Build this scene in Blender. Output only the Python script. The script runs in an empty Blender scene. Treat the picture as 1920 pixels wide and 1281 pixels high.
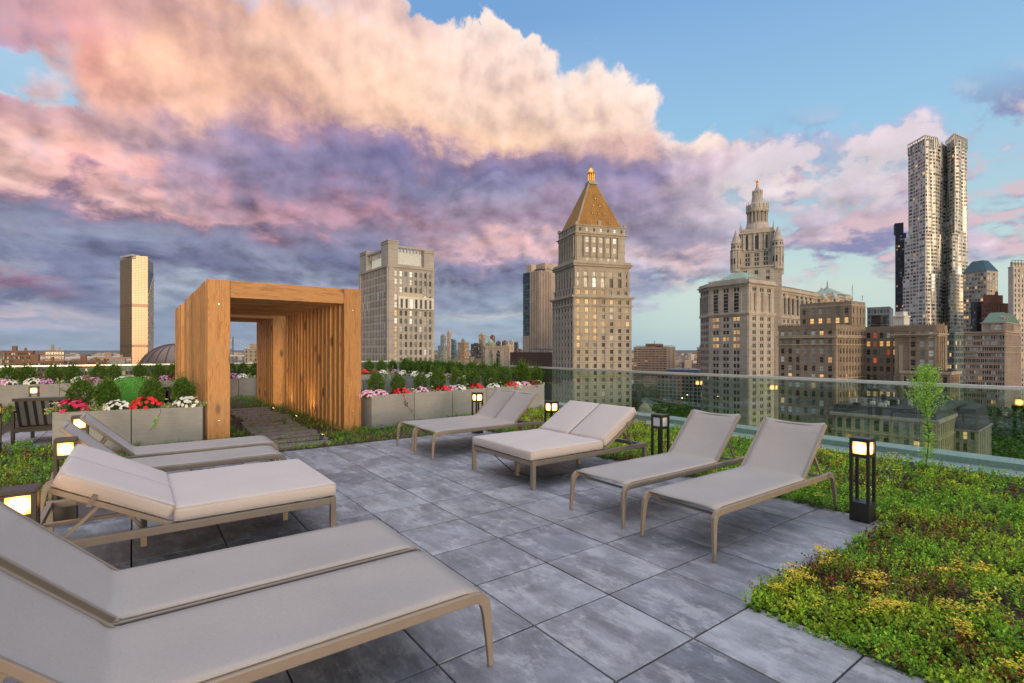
import bpy, bmesh, math, random
import numpy as np
from mathutils import Vector, Matrix
R=random.Random(7); NR=np.random.RandomState(11)
S=bpy.context.scene; COL=S.collection; rad=math.radians
TH=rad(36.5); CT,ST=math.cos(TH),math.sin(TH); FPX=960.; HZ=656.; EYE=1.56
GZ=-70.0                                  # street level below the roof terrace
def at(px,py,z=0.):                       # terrace point seen at a photo pixel at height z
    d=(EYE-z)*FPX/(py-HZ); l=(px-960)/FPX*d
    return (l*CT+d*ST, d*CT-l*ST)
def W(l,d): return (l*CT+d*ST, d*CT-l*ST) # lateral / depth from the camera -> world
def on_line(px,p,q):                      # where the view line of a pixel column meets a plan line p-q
    t=(px-960)/FPX
    def fn(P): return (P[0]*CT-P[1]*ST)-t*(P[0]*ST+P[1]*CT)
    a,b=fn(p),fn(q); k=a/(a-b)
    return (p[0]+(q[0]-p[0])*k, p[1]+(q[1]-p[1])*k)
def lin(c):
    return tuple(((x/255.)/12.92 if x/255.<=.04045 else ((x/255.+.055)/1.055)**2.4) for x in c)
# ---------------------------------------------------------------- node helpers
class NT:
    def __init__(s,tree,nd='3D'): s.nd=nd; s.t=tree; s.n=tree.nodes; s.l=tree.links
    def add(s,ty,**k):
        n=s.n.new(ty)
        for a,b in k.items(): setattr(n,a,b)
        return n
    def set(s,sock,v):
        if isinstance(v,bpy.types.NodeSocket): s.l.new(v,sock)
        elif isinstance(v,(int,float)): sock.default_value=v
        else:
            v=tuple(v)
            if sock.type=='RGBA' and len(v)==3: v=v+(1,)
            sock.default_value=v
    def m(s,op,a,b=None,c=None,clamp=False):
        n=s.add('ShaderNodeMath',operation=op,use_clamp=clamp); s.set(n.inputs[0],a)
        if b is not None: s.set(n.inputs[1],b)
        if c is not None: s.set(n.inputs[2],c)
        return n.outputs[0]
    def v(s,op,a,b=None):
        n=s.add('ShaderNodeVectorMath',operation=op); s.set(n.inputs[0],a)
        if b is not None: s.set(n.inputs[1],b)
        return n.outputs['Value'] if op in('DOT_PRODUCT','LENGTH') else n.outputs[0]
    def scale(s,a,k):
        n=s.add('ShaderNodeVectorMath',operation='SCALE'); s.set(n.inputs[0],a); s.set(n.inputs[3],k); return n.outputs[0]
    def comb(s,x,y,z=0.):
        n=s.add('ShaderNodeCombineXYZ'); s.set(n.inputs[0],x); s.set(n.inputs[1],y); s.set(n.inputs[2],z); return n.outputs[0]
    def sep(s,a):
        n=s.add('ShaderNodeSeparateXYZ'); s.set(n.inputs[0],a); return n.outputs
    def noise(s,vec,scale=1.,detail=4.,rough=.55,dist=0.,w=None,out='Fac'):
        n=s.add('ShaderNodeTexNoise',noise_dimensions='4D' if w is not None else s.nd)
        s.set(n.inputs['Vector'],vec); s.set(n.inputs['Scale'],scale); s.set(n.inputs['Detail'],detail)
        s.set(n.inputs['Roughness'],rough); s.set(n.inputs['Distortion'],dist)
        if w is not None: s.set(n.inputs['W'],w)
        return n.outputs[out]
    def voro(s,vec,scale=1.,feature='F1',out='Distance'):
        n=s.add('ShaderNodeTexVoronoi',feature=feature); s.set(n.inputs['Vector'],vec); s.set(n.inputs['Scale'],scale); return n.outputs[out]
    def ramp(s,f,stops,interp='LINEAR'):
        n=s.add('ShaderNodeValToRGB'); n.color_ramp.interpolation=interp; e=n.color_ramp.elements
        while len(e)<len(stops): e.new(.5)
        for i,(p,c) in enumerate(sorted(stops,key=lambda q:q[0])):
            e[i].position=p; c=tuple(c); e[i].color=c+(1,) if len(c)==3 else c
        s.set(n.inputs[0],f); return n.outputs
    def mix(s,f,a,b,mode='MIX'):
        n=s.add('ShaderNodeMix',data_type='RGBA',blend_type=mode); s.set(n.inputs['Factor'],f)
        s.set(n.inputs['A'],a); s.set(n.inputs['B'],b); return n.outputs['Result']
    def fmix(s,f,a,b):
        n=s.add('ShaderNodeMix',data_type='FLOAT'); s.set(n.inputs[0],f); s.set(n.inputs[2],a); s.set(n.inputs[3],b); return n.outputs[0]
    def mapr(s,f,a,b,c=0.,d=1.,smooth=True):
        n=s.add('ShaderNodeMapRange',interpolation_type='SMOOTHSTEP' if smooth else 'LINEAR')
        s.set(n.inputs[0],f); s.set(n.inputs[1],a); s.set(n.inputs[2],b); s.set(n.inputs[3],c); s.set(n.inputs[4],d); return n.outputs[0]
# ---------------------------------------------------------------- camera
cam=bpy.data.cameras.new('camera'); camo=bpy.data.objects.new('camera',cam); COL.objects.link(camo)
cam.sensor_width=36; cam.lens=18.0; cam.shift_y=(HZ-640.5)/1920; cam.clip_start=.05; cam.clip_end=90000
camo.location=(0,0,EYE); camo.rotation_euler=(rad(90),0,-TH); S.camera=camo
S.view_settings.view_transform='Standard'; S.view_settings.look='None'; S.view_settings.exposure=1.35; S.view_settings.gamma=1
# ---------------------------------------------------------------- sky and sun (sunset, behind the camera and to its right)
SA=rad(28); SEL=rad(5.0)
sx,sy=W(math.sin(SA),-math.cos(SA)); SUN=Vector((sx*math.cos(SEL),sy*math.cos(SEL),math.sin(SEL)))
def make_world():
    w=bpy.data.worlds.new('World'); S.world=w; w.use_nodes=True; t=NT(w.node_tree,'2D'); t.n.clear()
    D=t.add('ShaderNodeTexCoord').outputs['Generated']
    x,y,z=t.sep(D)
    fw=t.v('DOT_PRODUCT',D,(ST,CT,0)); rt=t.v('DOT_PRODUCT',D,(CT,-ST,0))
    az=t.m('ARCTAN2',rt,fw); el=t.m('ARCSINE',z)
    fe=t.m('MULTIPLY',t.m('LOGARITHM',t.m('ADD',1.,t.m('DIVIDE',t.m('MAXIMUM',el,0.),.12)),math.e),.60)   # flattens cloud forms towards the horizon
    q=t.comb(az,fe,0.)
    wA=t.sep(t.noise(q,3.1,3.,.5,0.,out='Color')); wB=t.sep(t.noise(t.v('ADD',q,(3.3,1.7,0)),9.5,7.,.60,.15,out='Color'))
    hi=t.mapr(el,.0,.22,.40,1.)
    azw=t.m('ADD',az,t.m('ADD',t.m('MULTIPLY',t.m('SUBTRACT',wA[0],.5),.20),t.m('MULTIPLY',t.m('SUBTRACT',wB[0],.5),.18)))
    elw=t.m('ADD',el,t.m('MULTIPLY',t.m('ADD',t.m('MULTIPLY',t.m('SUBTRACT',wA[1],.5),.13),t.m('MULTIPLY',t.m('SUBTRACT',wB[1],.5),.125)),hi))
    EM=.62
    f=t.m('DIVIDE',elw,EM,clamp=True); f0=t.m('DIVIDE',el,EM,clamp=True)
    def cv(px,yy):
        a=math.atan((px-960)/960); return math.atan((656-yy)/960*math.cos(a))/EM
    cols={
    0:[(0,200,162,176,1),(45,190,165,195,.8),(75,190,205,230,.25),(160,195,215,235,.25),(185,212,165,180,.9),(235,228,172,170,1),(285,243,176,155,1),(330,240,155,142,1),(355,190,125,150,1),(378,108,100,150,1),(425,88,106,160,1),(470,96,112,163,1),(515,98,104,160,1),(533,172,104,150,1),(549,98,108,162,1),(562,78,96,152,1),(577,158,150,175,1),(591,185,168,184,1),(602,122,146,184,1),(617,170,157,187,1),(636,126,152,188,1),(656,118,148,178,1)],
    170:[(0,225,170,165,1),(60,222,165,165,1),(115,236,168,156,1),(190,245,184,165,1),(240,222,176,172,1),(290,205,165,180,1),(320,238,166,155,1),(345,242,156,146,1),(366,165,118,155,1),(390,98,100,156,1),(430,92,112,165,1),(480,90,104,158,1),(530,92,106,162,1),(570,98,118,170,1),(600,150,155,185,1),(612,125,146,184,1),(656,118,148,178,1)],
    300:[(0,240,190,172,1),(50,214,168,165,1),(90,226,176,164,1),(150,247,195,168,1),(205,240,190,170,1),(235,190,156,174,1),(300,168,146,180,1),(340,190,148,172,1),(372,240,148,142,1),(395,215,124,142,1),(414,120,106,156,1),(450,96,112,164,1),(500,84,96,150,1),(530,125,140,175,1),(548,150,165,190,1),(580,112,138,178,1),(656,116,148,180,1)],
    480:[(-30,200,190,205,.6),(5,215,200,212,.7),(30,246,196,175,1),(100,246,202,180,1),(165,245,195,170,1),(200,214,170,166,1),(226,172,140,166,1),(262,150,140,176,1),(300,134,124,164,1),(338,140,124,164,1),(365,180,122,150,1),(400,205,122,144,1),(420,140,110,156,1),(452,110,110,160,1),(492,84,94,148,1),(522,98,114,160,1),(546,145,165,194,1),(575,112,140,180,1),(656,112,148,186,1)],
    720:[(-40,190,195,220,.4),(0,190,195,220,.45),(20,238,200,196,1),(70,247,210,194,1),(150,250,212,191,1),(215,250,206,180,1),(242,228,188,175,1),(264,166,140,166,1),(300,126,120,162,1),(330,126,120,162,1),(362,152,128,168,1),(398,186,124,154,1),(428,154,122,162,1),(462,118,112,160,1),(502,86,94,150,1),(545,98,112,164,1),(580,112,138,184,1),(602,160,178,196,1),(622,122,156,188,1),(656,118,158,190,1)],
    960:[(-40,230,210,215,0),(20,235,215,215,.05),(50,252,228,216,.75),(75,253,226,214,1),(130,251,217,201,1),(200,249,215,195,1),(240,248,206,176,1),(264,216,176,170,1),(285,150,130,162,1),(320,120,116,160,1),(352,148,142,180,1),(380,164,140,172,1),(404,158,124,160,1),(430,182,146,176,1),(456,228,152,152,1),(484,214,150,166,1),(500,138,124,170,1),(522,86,96,150,1),(548,106,126,166,1),(574,124,150,184,1),(592,182,188,200,1),(612,128,162,192,1),(656,116,160,192,1)],
    1160:[(-40,240,215,215,0),(90,240,220,220,0),(150,252,230,218,.7),(185,250,222,206,1),(240,246,214,196,1),(275,226,184,176,1),(300,168,146,176,1),(330,140,130,174,1),(370,160,140,176,1),(410,140,126,170,1),(440,180,160,188,1),(470,214,178,192,1),(500,200,180,200,1),(525,116,126,176,1),(545,150,176,204,.8),(575,196,204,216,.7),(600,150,184,206,.3),(656,140,180,200,.1)],
    1300:[(-40,235,215,220,0.00),(200,235,215,225,0.00),(255,245,222,216,0.37),(285,250,220,206,0.77),(320,205,180,196,0.82),(350,190,164,190,0.82),(385,162,144,180,0.82),(420,138,126,170,0.82),(450,172,152,184,0.75),(475,230,176,182,0.70),(505,215,195,206,0.66),(530,140,140,180,0.57),(550,175,190,210,0.28),(600,160,190,206,0.09),(656,150,186,200,0.00)],
    1460:[(-40,200,185,220,0.00),(205,205,185,220,0.00),(250,196,178,214,0.26),(285,168,156,204,0.47),(325,156,150,196,0.52),(350,212,188,206,0.52),(385,190,170,200,0.52),(425,172,154,194,0.47),(450,150,150,190,0.26),(472,170,170,200,0.08),(490,150,158,192,0.13),(505,128,140,182,0.33),(522,160,170,200,0.05),(656,160,190,200,0.00)],
    1640:[(-40,200,185,220,0.00),(205,205,185,220,0.00),(250,204,178,210,0.37),(285,176,156,198,0.53),(325,150,144,190,0.53),(355,200,178,202,0.53),(392,192,164,194,0.53),(416,222,176,188,0.53),(440,152,136,180,0.53),(466,138,144,186,0.37),(486,170,180,205,0.05),(656,170,195,205,0.00)],
    1920:[(-40,200,185,220,0.00),(220,200,180,215,0.04),(258,190,170,208,0.29),(300,180,170,210,0.14),(335,150,146,192,0.48),(378,130,138,184,0.57),(402,190,166,196,0.55),(440,216,182,200,0.52),(475,180,170,200,0.34),(505,180,185,210,0.11),(656,170,195,205,0.00)]}
    xs=sorted(cols); prev=None
    for i,px in enumerate(xs):
        st=[(cv(px,q[0]),lin(q[1:4])+(q[4],)) for q in cols[px]]
        st=[(max(0,min(1,p)),c) for p,c in st]
        o=t.ramp(f,st); c,a=o[0],o[1]
        if prev is None: prev=(c,a)
        else:
            a0=math.atan((xs[i-1]-960)/960); a1=math.atan((px-960)/960)
            k=t.mapr(azw,a0,a1,0.,1.)
            prev=(t.mix(k,prev[0],c),t.fmix(k,prev[1],a))
    cc,ca=prev
    # rounded cloud lumps; their slope towards the light shades them
    def lump(p):
        p2=t.v('ADD',p,t.scale(t.noise(p,13.,3.,.6,0.,out='Color'),.06)); r=t.m('MULTIPLY',t.m('SUBTRACT',t.noise(p,6.,8.,.57,.1),.5),1.15)
        for sc,k in((6.5,.50),(15.,.34),(33.,.16)):
            v=t.add('ShaderNodeTexVoronoi',feature='F1',voronoi_dimensions='2D'); t.set(v.inputs['Vector'],p2); t.set(v.inputs['Scale'],sc); r=t.m('ADD',r,t.m('MULTIPLY',t.m('SUBTRACT',.42,v.outputs['Distance']),k))
        return r
    n1=lump(q); n2=lump(t.v('ADD',q,(.016,.024,0)))
    rel=t.m('MULTIPLY',t.m('SUBTRACT',n1,n2),t.m('ADD',t.mapr(el,.0,.16,.40,1.15),t.mapr(el,.26,.40,0.,-.35)))
    big=t.m('MULTIPLY',t.m('SUBTRACT',t.noise(t.v('ADD',q,(7.,2.,0)),4.2,7.,.60,.2),.5),t.mapr(el,.08,.30,.62,.40))
    kk=t.m('ADD',rel,big); cc=t.scale(cc,t.m('ADD',1.,t.m('MULTIPLY',t.m('MAXIMUM',kk,0.),.75)))
    ng=t.m('MAXIMUM',t.m('MULTIPLY',kk,-1.),0.); cc=t.v('MULTIPLY',cc,t.v('SUBTRACT',(1,1,1),t.v('MULTIPLY',t.comb(ng,ng,ng),(1.0,1.0,.86))))
    # lower deck: pale blue-grey breaks
    brk=t.m('MULTIPLY',t.mapr(t.noise(t.v('ADD',q,(1.,5.,0)),5.5,8.,.62,.3),.52,.72),t.m('MULTIPLY',t.mapr(el,.26,.14),.60)); cc=t.mix(brk,cc,lin((150,160,190)))
    # cover: density from the table, broken up by the lumps
    puff=t.m('ADD',t.m('MULTIPLY',n1,t.mapr(az,.1,.5,.62,.95)),t.m('MULTIPLY',t.m('SUBTRACT',t.noise(q,34.,6.,.6),.5),.35))
    den=t.m('ADD',ca,t.m('MULTIPLY',puff,t.mapr(ca,0.,.06,0.,1.)))
    rim=t.m('MULTIPLY',t.m('MULTIPLY',t.mapr(den,.42,.62),t.mapr(ca,.97,.55)),t.m('MULTIPLY',t.mapr(el,.18,.30,0.,.55),t.mapr(az,-.45,-.1))); cc=t.mix(rim,cc,lin((255,240,230)))
    cover=t.mapr(den,.32,.68)
    hs=t.add('ShaderNodeHueSaturation'); t.set(hs.inputs['Saturation'],t.mapr(el,.20,.40,.62,1.0)); t.set(hs.inputs['Color'],cc); cc=hs.outputs[0]
    bl=t.ramp(f0,[(max(0,cv(400,y)),lin(c)) for y,c in [(656,(120,152,182)),(560,(140,172,200)),(400,(160,195,222)),(150,(170,205,232)),(-60,(120,165,215))]])[0]
    br=t.ramp(f0,[(max(0,cv(1500,y)),lin(c)) for y,c in [(656,(178,198,204)),(600,(196,215,210)),(540,(204,222,214)),(500,(196,219,217)),(400,(176,208,222)),(250,(155,199,229)),(0,(134,178,223)),(-120,(122,168,216))]])[0]
    base=t.mix(t.mapr(az,-.1,.35),bl,br)
    # scattered lavender cumulus under the main bank on the right
    q2=t.v('ADD',q,(11.,4.,0)); m1=t.noise(q2,5.2,8.,.56,.1); m2=t.noise(t.v('ADD',q2,(.012,.030,0)),5.2,8.,.56,.1)
    c2=t.m('MULTIPLY',t.mapr(m1,.465,.56),t.m('MULTIPLY',t.mapr(az,.08,.26),t.m('MULTIPLY',t.mapr(el,.085,.15),t.mapr(el,.40,.30))))
    k2=t.mapr(t.m('SUBTRACT',m1,m2),-.05,.06); base=t.mix(t.m('MULTIPLY',c2,.9),base,t.mix(k2,lin((134,132,176)),lin((222,188,196))))
    col=t.mix(cover,base,cc)
    zen=t.mapr(el,.62,1.05); col=t.mix(zen,col,(1.9,1.85,1.95))  # overhead sky brightened beyond the view, added to light upward-facing surfaces
    sky=t.add('ShaderNodeTexSky',sky_type='NISHITA'); sky.sun_disc=False; sky.sun_elevation=SEL; sky.sun_rotation=math.atan2(SUN.x,SUN.y)
    sky.air_density=1.0; sky.dust_density=1.2; sky.ozone_density=1.5
    b1=t.add('ShaderNodeBackground'); t.set(b1.inputs[0],sky.outputs[0]); b1.inputs[1].default_value=SKY_N
    b2=t.add('ShaderNodeBackground'); t.set(b2.inputs[0],col); b2.inputs[1].default_value=SKY_C
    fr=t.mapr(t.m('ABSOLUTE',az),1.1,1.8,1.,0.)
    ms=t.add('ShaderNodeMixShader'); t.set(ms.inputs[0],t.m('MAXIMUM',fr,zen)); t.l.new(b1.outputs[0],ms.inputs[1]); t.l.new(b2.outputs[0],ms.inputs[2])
    o=t.add('ShaderNodeOutputWorld'); t.l.new(ms.outputs[0],o.inputs[0])
    w.cycles.sampling_method='MANUAL'; w.cycles.sample_map_resolution=512
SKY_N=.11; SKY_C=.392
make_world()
sl=bpy.data.lights.new('sun','SUN'); sl.energy=0.5; sl.angle=rad(10); sl.color=(1,.80,.60)
so=bpy.data.objects.new('sun',sl); COL.objects.link(so); so.rotation_euler=(-SUN).to_track_quat('-Z','Y').to_euler(); so.location=(0,0,60)
# ---------------------------------------------------------------- mesh helpers
class MB:
    def __init__(s): s.v=[]; s.f=[]; s.m=[]
    def add(s,vs,fs,m=0):
        b=len(s.v); s.v+=[tuple(q) for q in vs]; s.f+=[tuple(b+i for i in q) for q in fs]; s.m+=[m]*len(fs); return s
    BF=[(0,3,2,1),(4,5,6,7),(0,1,5,4),(1,2,6,5),(2,3,7,6),(3,0,4,7)]
    def box(s,x0,x1,y0,y1,z0,z1,m=0):
        return s.add([(x0,y0,z0),(x1,y0,z0),(x1,y1,z0),(x0,y1,z0),(x0,y0,z1),(x1,y0,z1),(x1,y1,z1),(x0,y1,z1)],MB.BF,m)
    def cbox(s,c,d,M=None,m=0):
        a=[]
        for z in(-.5,.5):
            for x,y in((-.5,-.5),(.5,-.5),(.5,.5),(-.5,.5)):
                p=Vector((x*d[0],y*d[1],z*d[2]))
                if M is not None: p=M@p
                a.append(p+Vector(c))
        return s.add(a,MB.BF,m)
    def bar(s,p,q,w,h,m=0,up=(0,0,1)):
        p,q=Vector(p),Vector(q); d=(q-p).normalized(); u=Vector(up)
        if abs(d.dot(u))>.98: u=Vector((0,1,0)) if abs(d.y)<.9 else Vector((1,0,0))
        sd=d.cross(u).normalized(); u=sd.cross(d)
        a=[]
        for c in(p,q):
            for i,j in((-.5,-.5),(.5,-.5),(.5,.5),(-.5,.5)): a.append(c+sd*(i*w)+u*(j*h))
        return s.add(a,MB.BF,m)
    def sweep(s,pts,ws,side,m=0):            # rectangular section along pts; ws=(across side, in-plane) per point
        pts=[Vector(p) for p in pts]; sd=Vector(side).normalized(); n=len(pts); a=[]
        for i,p in enumerate(pts):
            d=(pts[min(i+1,n-1)]-pts[max(i-1,0)]).normalized(); u=sd.cross(d).normalized(); w,h=ws[i]
            for x,y in((-.5,-.5),(.5,-.5),(.5,.5),(-.5,.5)): a.append(p+sd*(x*w)+u*(y*h))
        fs=[(0,1,2,3)]+[(i*4+k,i*4+4+k,i*4+4+(k+1)%4,i*4+(k+1)%4) for i in range(n-1) for k in range(4)]+[(n*4-1,n*4-2,n*4-3,n*4-4)]
        return s.add(a,fs,m)
    def tube(s,pts,r,n=6,m=0):
        pts=[Vector(p) for p in pts]; k=len(pts); a=[]; rr=r if isinstance(r,(list,tuple)) else [r]*k
        for i,p in enumerate(pts):
            d=(pts[min(i+1,k-1)]-pts[max(i-1,0)]).normalized(); u=d.orthogonal().normalized() if i==0 else (pu-d*pu.dot(d)).normalized(); pu=u; w=d.cross(u)
            for j in range(n):
                t=2*math.pi*j/n; a.append(p+(u*math.cos(t)+w*math.sin(t))*rr[i])
        fs=[tuple(range(n-1,-1,-1))]+[(i*n+j,i*n+(j+1)%n,i*n+n+(j+1)%n,i*n+n+j) for i in range(k-1) for j in range(n)]+[tuple(range((k-1)*n,k*n))]
        return s.add(a,fs,m)
    def lathe(s,prof,n=16,c=(0,0),m=0,ph=0.):
        a=[];k=len(prof)
        for r,z in prof:
            for j in range(n): t=ph+2*math.pi*j/n; a.append((c[0]+r*math.cos(t),c[1]+r*math.sin(t),z))
        fs=[(i*n+j,i*n+(j+1)%n,i*n+n+(j+1)%n,i*n+n+j) for i in range(k-1) for j in range(n)]+[tuple(range((k-1)*n,k*n)),tuple(range(n-1,-1,-1))]
        return s.add(a,fs,m)
    def prism(s,poly,z0,z1,m=0,mt=None):
        n=len(poly); a=[(x,y,z0) for x,y in poly]+[(x,y,z1) for x,y in poly]
        s.add(a,[(i,(i+1)%n,n+(i+1)%n,n+i) for i in range(n)]+[tuple(range(n-1,-1,-1))],m)
        return s.add([(x,y,z1) for x,y in poly],[tuple(range(n))],m if mt is None else mt)
    def pyramid(s,x0,x1,y0,y1,z0,z1,k=0.,m=0):
        cx,cy=(x0+x1)/2,(y0+y1)/2; hx,hy=(x1-x0)/2*k,(y1-y0)/2*k
        a=[(x0,y0,z0),(x1,y0,z0),(x1,y1,z0),(x0,y1,z0),(cx-hx,cy-hy,z1),(cx+hx,cy-hy,z1),(cx+hx,cy+hy,z1),(cx-hx,cy+hy,z1)]
        return s.add(a,MB.BF,m)
    def ngrid(s,nx,ny,fn,m=0):
        a=[fn(i/nx,j/ny) for j in range(ny+1) for i in range(nx+1)]
        return s.add(a,[(j*(nx+1)+i,j*(nx+1)+i+1,(j+1)*(nx+1)+i+1,(j+1)*(nx+1)+i) for j in range(ny) for i in range(nx)],m)
    def build(s,name,mats,parent=None,bevel=0.,seg=2,smooth=False,loc=None,rz=None,fix=True):
        me=bpy.data.meshes.new(name); me.from_pydata(s.v,[],s.f)
        for q in (mats if isinstance(mats,(list,tuple)) else [mats]): me.materials.append(q)
        me.polygons.foreach_set('material_index',s.m)
        if fix or bevel:
            b=bmesh.new(); b.from_mesh(me)
            if fix: bmesh.ops.recalc_face_normals(b,faces=b.faces)
            if bevel:
                es=[e for e in b.edges if len(e.link_faces)==2 and e.calc_face_angle(0)>.6]
                bmesh.ops.bevel(b,geom=es,offset=bevel,segments=seg,affect='EDGES',profile=.5,clamp_overlap=True)
            b.to_mesh(me); b.free()
        if smooth: me.shade_smooth()
        return obj(name,me,parent,loc,rz)
def obj(name,me,parent=None,loc=None,rz=None):
    o=bpy.data.objects.new(name,me); COL.objects.link(o)
    if parent is not None: o.parent=parent
    if loc is not None: o.location=loc
    if rz is not None: o.rotation_euler=(0,0,rz)
    return o
def tag(o,label=None,cat=None,group=None,kind=None):
    for k,v in(('label',label),('category',cat),('group',group),('kind',kind)):
        if v: o[k]=v
    return o
def thing(name,label,cat,loc=(0,0,0),rz=0.,group=None):
    o=bpy.data.objects.new(name,None); o.empty_display_size=.2; COL.objects.link(o); o.location=loc; o.rotation_euler=(0,0,rz)
    return tag(o,label,cat,group)
def dup(root,loc,rz,label,group=None):
    r=root.copy(); COL.objects.link(r); r.location=loc; r.rotation_euler=(0,0,rz); r['label']=label
    if group: r['group']=group
    for ch in list(root.children):
        c=ch.copy(); COL.objects.link(c); c.parent=r
        for g in list(ch.children):
            e=g.copy(); COL.objects.link(e); e.parent=c
    return r
def struct(o): o['kind']='structure'; return o
def npmesh(name,V,nf,mats,colors=None,parent=None,loc=None,rz=None,uv=None):
    """V: (nf*4,3) separate quads"""
    me=bpy.data.meshes.new(name); n=nf*4
    me.vertices.add(n); me.vertices.foreach_set('co',np.ascontiguousarray(V,dtype=np.float32).ravel())
    me.loops.add(n); me.loops.foreach_set('vertex_index',np.arange(n,dtype=np.int32))
    me.polygons.add(nf); me.polygons.foreach_set('loop_start',np.arange(0,n,4,dtype=np.int32))
    if colors is not None:
        a=me.color_attributes.new('tint','FLOAT_COLOR','POINT')
        c=np.ones((n,4),np.float32); c[:,:3]=np.repeat(colors,4,axis=0); a.data.foreach_set('color',c.ravel())
    me.update(calc_edges=True); me.validate()
    for q in (mats if isinstance(mats,(list,tuple)) else [mats]): me.materials.append(q)
    return obj(name,me,parent,loc,rz)
def leaves(P,D,N,L,Wd,fold=.0):
    """leaf quads: base P, direction D, approx normal N, length L, width Wd -> (n*4,3)"""
    D=D/np.linalg.norm(D,axis=1,keepdims=True); S_=np.cross(D,N); S_/=np.linalg.norm(S_,axis=1,keepdims=True)+1e-9
    L=np.asarray(L).reshape(-1,1); Wd=np.asarray(Wd).reshape(-1,1); U=np.cross(S_,D)
    a=P; b=P+D*L*.55+S_*Wd*.5+U*L*fold; c=P+D*L; d=P+D*L*.55-S_*Wd*.5+U*L*fold
    return np.stack([a,b,c,d],1).reshape(-1,3)
# ---------------------------------------------------------------- materials
def mat(name,fn):
    m=bpy.data.materials.new(name); m.use_nodes=True; t=NT(m.node_tree); t.n.clear()
    o=t.add('ShaderNodeOutputMaterial'); r=fn(t); t.l.new(r,o.inputs[0]); return m
def pbsdf(t,col,rough=.6,metal=0.,bump=None,bs=.3,bd=.02,spec=.5,**kw):
    p=t.add('ShaderNodeBsdfPrincipled'); t.set(p.inputs['Base Color'],col); t.set(p.inputs['Roughness'],rough); t.set(p.inputs['Metallic'],metal)
    t.set(p.inputs['Specular IOR Level'],spec)
    for k,v in kw.items(): t.set(p.inputs[k],v)
    if bump is not None:
        b=t.add('ShaderNodeBump'); t.set(b.inputs['Height'],bump); b.inputs['Strength'].default_value=bs; b.inputs['Distance'].default_value=bd
        t.l.new(b.outputs[0],p.inputs['Normal'])
    return p.outputs[0]
def oc(t): return t.add('ShaderNodeTexCoord').outputs['Object']
def gpos(t): return t.add('ShaderNodeNewGeometry').outputs['Position']
def isl(t): return t.add('ShaderNodeNewGeometry').outputs['Random Per Island']
def orand(t): return t.add('ShaderNodeObjectInfo').outputs['Random']
def smul(t,a,k): return t.v('MULTIPLY',a,k)
def simple(name,c,rough=.5,metal=0.,var=.12,sc=6.,spec=.5):
    def fn(t):
        n=t.noise(oc(t),sc,5.,.6); k=t.fmix(n,1-var*2,1+var*2)
        return pbsdf(t,t.scale(c,k),t.fmix(n,rough*.85,min(1,rough*1.15)),metal,spec=spec)
    return mat(name,fn)
def m_paver(t):
    p=gpos(t); r=isl(t); w=t.m('MULTIPLY',r,37.)
    base=t.ramp(r,[(0,(.130,.134,.152)),(.2,(.225,.228,.246)),(.4,(.160,.163,.182)),(.6,(.260,.262,.275)),(.8,(.185,.186,.204)),(1,(.235,.235,.25))])[0]
    st=t.noise(smul(t,p,(6,1.9,1)),1.,9.,.70,.5,w); fine=t.noise(smul(t,p,(34,15,1)),1.,6.,.72,.2,w)
    bl=t.noise(p,2.2,9.,.68,.4,w); gr=t.noise(p,150.,2.,.6)
    k=t.m('ADD',t.m('MULTIPLY',t.mapr(st,.38,.62,-.5,.5),.34),t.m('MULTIPLY',t.mapr(bl,.38,.62,-.5,.5),.46))
    k=t.m('ADD',k,t.m('ADD',t.m('MULTIPLY',t.m('SUBTRACT',fine,.5),.6),t.m('MULTIPLY',t.m('SUBTRACT',gr,.5),.5)))
    c=t.v('MULTIPLY',t.scale(base,t.m('ADD',1.,k)),(.95,1.0,1.07))
    lime=t.m('ADD',t.m('MULTIPLY',t.noise(p,5.,9.,.74,.5,w),1.),t.m('ADD',t.m('MULTIPLY',t.m('SUBTRACT',st,.5),.9),t.m('MULTIPLY',t.m('SUBTRACT',fine,.5),.35)))
    c=t.mix(t.mapr(lime,.51,.65,0.,.60),c,(.35,.365,.395))
    spk=t.mapr(t.noise(p,70.,3.,.6),.70,.76,0.,.5); c=t.mix(spk,c,(.10,.10,.11))
    brn=t.mapr(t.noise(p,1.1,4.,.6,.2),.52,.72,0.,.45); c=t.mix(brn,c,t.v('MULTIPLY',c,(.92,.80,.70)))
    return pbsdf(t,c,t.fmix(bl,.40,.70),0.,t.m('ADD',t.m('MULTIPLY',gr,.5),fine),.3,.003)
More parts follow.
